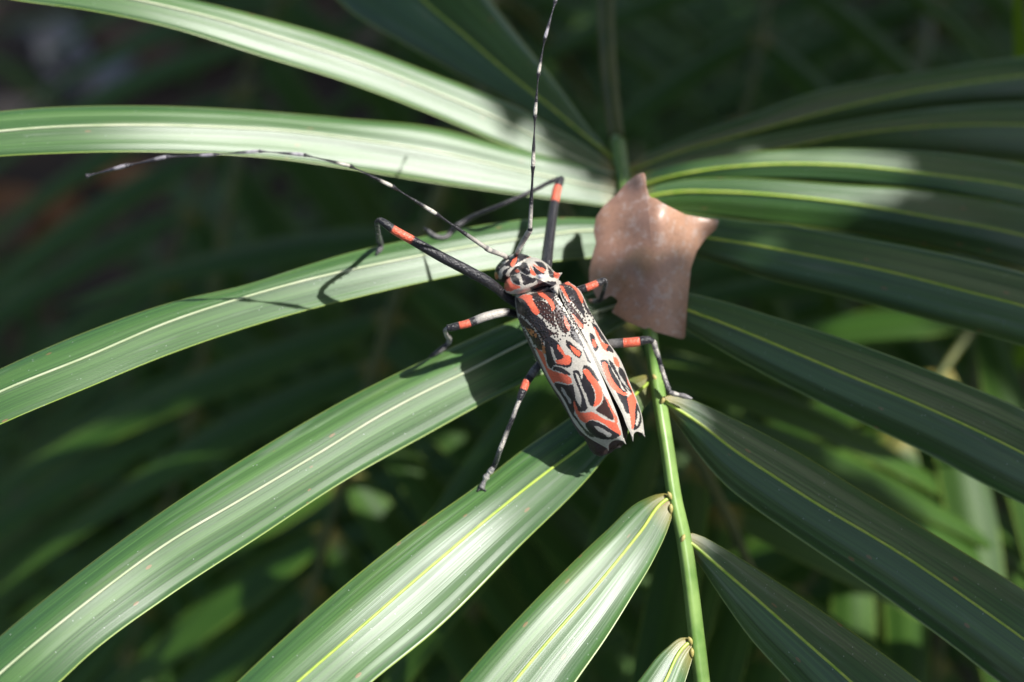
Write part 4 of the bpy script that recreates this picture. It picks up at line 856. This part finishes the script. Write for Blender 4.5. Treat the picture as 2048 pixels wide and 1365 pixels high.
wild_frond('palm_frond', 'palm frond close to the ground below the near right leaflets', [(1950,760,330),(1930,960,300),(1900,1180,280),(1860,1420,270),(1830,1600,270)], 8, .24, .012, 55, .3, (0.62, .95), seed=6)
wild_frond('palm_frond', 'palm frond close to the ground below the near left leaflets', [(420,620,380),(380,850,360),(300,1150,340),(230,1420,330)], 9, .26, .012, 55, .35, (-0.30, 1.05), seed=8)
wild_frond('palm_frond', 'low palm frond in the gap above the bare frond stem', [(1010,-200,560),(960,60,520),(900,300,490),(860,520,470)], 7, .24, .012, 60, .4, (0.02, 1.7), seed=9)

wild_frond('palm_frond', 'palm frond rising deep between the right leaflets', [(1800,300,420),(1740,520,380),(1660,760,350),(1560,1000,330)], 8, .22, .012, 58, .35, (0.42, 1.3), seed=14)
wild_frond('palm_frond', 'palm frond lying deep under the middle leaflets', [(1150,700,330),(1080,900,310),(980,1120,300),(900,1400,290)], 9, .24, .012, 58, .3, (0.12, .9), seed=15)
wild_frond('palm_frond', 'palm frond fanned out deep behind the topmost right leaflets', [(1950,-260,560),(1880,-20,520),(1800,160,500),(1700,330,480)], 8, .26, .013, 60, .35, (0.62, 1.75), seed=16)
def undergrowth():
    r_ = np.random.default_rng(5); V, F, UV = [], [], []
    for k in range(420):
        x, y = r_.uniform(-.9, 1.1), r_.uniform(.05, 2.0)
        if math.sin(x * 4.0 + 1.0) + math.sin(y * 5.0 + x * 2) + r_.normal(0, .5) < -.35: continue
        z = ground_z(x, y); h = r_.uniform(.05, .24)
        for q in range(r_.integers(4, 8)):
            a = r_.uniform(0, 6.28); ln = r_.uniform(.12, .28); w_ = r_.uniform(.006, .012)
            dv = np.array((math.cos(a), math.sin(a), 0)); sv = np.array((-dv[1], dv[0], 0)); p0 = np.array((x, y, z - .004)); p1 = np.array((x, y, z + h)) + dv * .02
            b = len(V)
            V += [p0 - sv * .001, p0 + sv * .001, p1 - sv * .001, p1 + sv * .001]; UV += [(0, .05)] * 4; F.append((b, b + 1, b + 3, b + 2))
            b = len(V)
            for i in range(5):
                t = i / 4; c = p1 + dv * ln * t + np.array((0, 0, .05 * t - .14 * t * t)); wv = w_ * math.sin(math.pi * min(.98, t * .9 + .08)) + .0006
                for u in (-1, 0, 1): V.append(c + sv * u * wv - np.array((0, 0, abs(u) * wv * .3))); UV.append((u, .05 + t * ln))
            for i in range(4):
                for j in range(2): F.append((b + i * 3 + j, b + i * 3 + j + 1, b + i * 3 + j + 4, b + i * 3 + j + 3))
    o = mesh_obj('undergrowth', V, F, M_leaf_bg, uvs=UV); tag(o, kind='stuff', label='low leafy green undergrowth covering the forest floor', category='undergrowth')
undergrowth()
M_young = leaf_material('young_leaf_green', (0.12, 0.26, 0.01), (0.2, 0.36, 0.02), rough=.5, transl=.45, spec=.3, coat=0, detail=False)
gb = empty('grass_blade', P(2052, 640, 330), label='bright yellow green upright blade behind the tip of the topmost right leaflet', category='grass blade')
bp2 = np.array([tuple(P(2052, 700, 330)), tuple(P(2050, 300, 240)), tuple(P(2042, 60, 190)), tuple(P(2034, -60, 165)), tuple(P(2020, -180, 150))])
q2 = spline(bp2, 24); gq = np.array((q2[0][0], q2[0][1] + .05, 0.0)); q2 = np.vstack([gq, q2])
wq = .0045 * np.clip(np.sin(np.linspace(.35, 1, 25) * math.pi) * 1.2, .05, 1)
Vq = []; UVq = []
for i in range(25):
    for u in (-1, -.5, 0, .5, 1): Vq.append(q2[i] + XN * u * wq[i] + VIEWn * abs(u) * .0015); UVq.append((u, i * .02))
mesh_obj('blade', Vq, grid_faces(25, 5), M_young, gb, uvs=UVq)

# ------------------------------------------------------------------ leaf litter on the ground
def litter():
    proto = []
    for s in range(4):
        r_ = random.Random(s); V = []; n, m = 12, 5
        for i in range(n):
            t = i / (n - 1); wv = .028 * math.sin(math.pi * t ** .8) + .001
            for u in np.linspace(-1, 1, m): V.append(((t - .5) * .13, u * wv, .004 + .018 * (u * u) * (1 + .4 * math.sin(5 * t + s)) + .02 * math.sin(t * 3 + s) * t))
        proto.append((V, grid_faces(n, m)))
    mats = [plain_noise_mat('litter_' + n_, a, b, 40, .6) for n_, a, b in (('brown', (.10, .055, .03), (.17, .10, .055)), ('tan', (.26, .19, .13), (.34, .27, .20)), ('rust', (.22, .09, .03), (.30, .15, .05)), ('grey', (.22, .21, .20), (.30, .29, .27)))]
    words = ('brown', 'tan', 'rust orange', 'pale grey')
    base = [mesh_obj('fallen_leaf', *proto[k], mats[k]) for k in range(4)]
    used = [False] * 4; r_ = random.Random(12)
    spots = [(70,440,2),(110,470,2),(40,500,0),(130,120,3),(90,90,3),(180,170,3),(1760,15,3),(1720,40,3),(1900,60,0),(340,810,1),(20,1010,1),(900,620,0),(900,560,0),(1600,1150,0),(30,250,1),(450,960,0)]
    def hit(px, py):
        v = P(px, py, 0) - CAM; t = -CAM.z / v.z; q = CAM + v * t; return q.x, q.y
    for k in range(60):
        c = r_.choice((0, 0, 0, 1, 2, 3))
        if k < len(spots): c = spots[k][2]
        o = base[c]
        if used[c]: o = base[c].copy(); col.objects.link(o)
        used[c] = True
        x, y = r_.uniform(-.75, .85), r_.uniform(.1, 1.5)
        if k < len(spots): x, y = hit(spots[k][0], spots[k][1])
        o.location = (x, y, ground_z(x, y) - .002); o.rotation_euler = (r_.uniform(-.12, .12), r_.uniform(-.12, .12), r_.uniform(0, 6.28)); s = r_.uniform(.8, 1.5); o.scale = (s, s, s)
        tag(o, label='blurred %s fallen leaf in the litter on the ground' % words[c], category='fallen leaf', group='%s fallen leaves on the ground' % words[c])
litter()

# ------------------------------------------------------------------ unseen leaf canopy added overhead, cut to lay sun and shade on the frond
LITS = [[(-1500,-220),(1100,-180),(1300,-90),(1440,20),(1425,200),(1462,330),(1460,440),(1400,452),(1330,462),(1250,480),(1190,505),(1165,560),(1165,640),(1225,715),(1318,738),(1296,820),(1275,900),(1268,1200),(1262,1480),(1250,2100),(-1500,2100)],
        [(1530,160),(1570,60),(1800,35),(2100,40),(2140,115),(1930,180),(1850,235),(1540,235)]]
HOLES = [(P(1860, 1000, 190), .013), (P(2030, 1080, 190), .009), (P(1880, 690, 200), .014), (P(1290, 800, 11), .004), (P(330, 1270, 340), .012)]  # openings left in the added canopy so sun patches land on chosen spots
def canopy():
    r_ = np.random.default_rng(21)
    cand = []
    t_ref = 1.0
    n = 90000
    z0 = CTR.z + 0.80
    X = r_.uniform(-0.25, 3.0, n); Y = r_.uniform(-1.3, 1.9, n); Z = z0 + r_.uniform(-.03, .22, n) + .10 * X
    Wp = np.stack([X, Y, Z], 1); Sn = np.array(SUN)
    # where the leaf's shadow falls on the frond
    dep = (Wp - CAMn) @ VIEWn; t = (dep - (D0 + .018)) / (Sn @ VIEWn)
    Q = Wp - Sn * t[:, None]
    qx, qy, _ = topx(Q)
    def inpoly(x, y, lit):
        r = np.zeros(x.shape, bool)
        for k in range(len(lit)):
            ax, ay = lit[k]; bx, by = lit[(k + 1) % len(lit)]
            if ay == by: continue
            r ^= ((ay > y) != (by > y)) & (x < (bx - ax) * (y - ay) / (by - ay) + ax)
        return r
    dist = np.full(n, 1e9)
    for lit in [np.array(l, float) for l in LITS]:
        for k in range(len(lit)):
            a = lit[k]; b = lit[(k + 1) % len(lit)]; ab = b - a
            tt = np.clip(((qx - a[0]) * ab[0] + (qy - a[1]) * ab[1]) / (ab @ ab), 0, 1)
            dist = np.minimum(dist, np.hypot(qx - a[0] - ab[0] * tt, qy - a[1] - ab[1] * tt))
        dist = np.where(inpoly(qx, qy, lit), -1, dist)
    dist = dist * D0 * KPX
    V, F, UV = [], [], []
    for k in range(n):
        if dist[k] < .004: continue
        size = min(.07, max(.007, dist[k] * 1.02))
        if r_.random() > min(1.0, (.0185 / size) ** 2): continue
        w_ = Wp[k]; bad = False
        for T, rad in HOLES:
            tv = np.array(T); rel = w_ - tv; al = rel @ Sn
            if np.linalg.norm(rel - al * Sn) < rad + size * .8: bad = True
        if bad: continue
        a = r_.uniform(0, 6.28); tilt = r_.uniform(-.35, .35, 2)
        ex = np.array((math.cos(a), math.sin(a), tilt[0])); ey = np.array((-math.sin(a), math.cos(a), tilt[1]))
        b = len(V)
        prof = [(-1, 0), (-.55, .42), (0, .62), (.5, .42), (1, 0), (.5, -.42), (0, -.62), (-.55, -.42)]
        for (u, v) in prof:
            V.append(w_ + ex * size * u + ey * size * v); UV.append((v, .1 + u * size))
        V.append(w_ + np.array((0, 0, .1 * size))); UV.append((0, .1))
        for q in range(8): F.append((b + q, b + (q + 1) % 8, b + 8))
    o = mesh_obj('shade_canopy', V, F, M_canopy, uvs=UV)
    tag(o, kind='stuff', label='unseen leaf canopy added overhead to shade the right of the frond', category='foliage')
canopy()
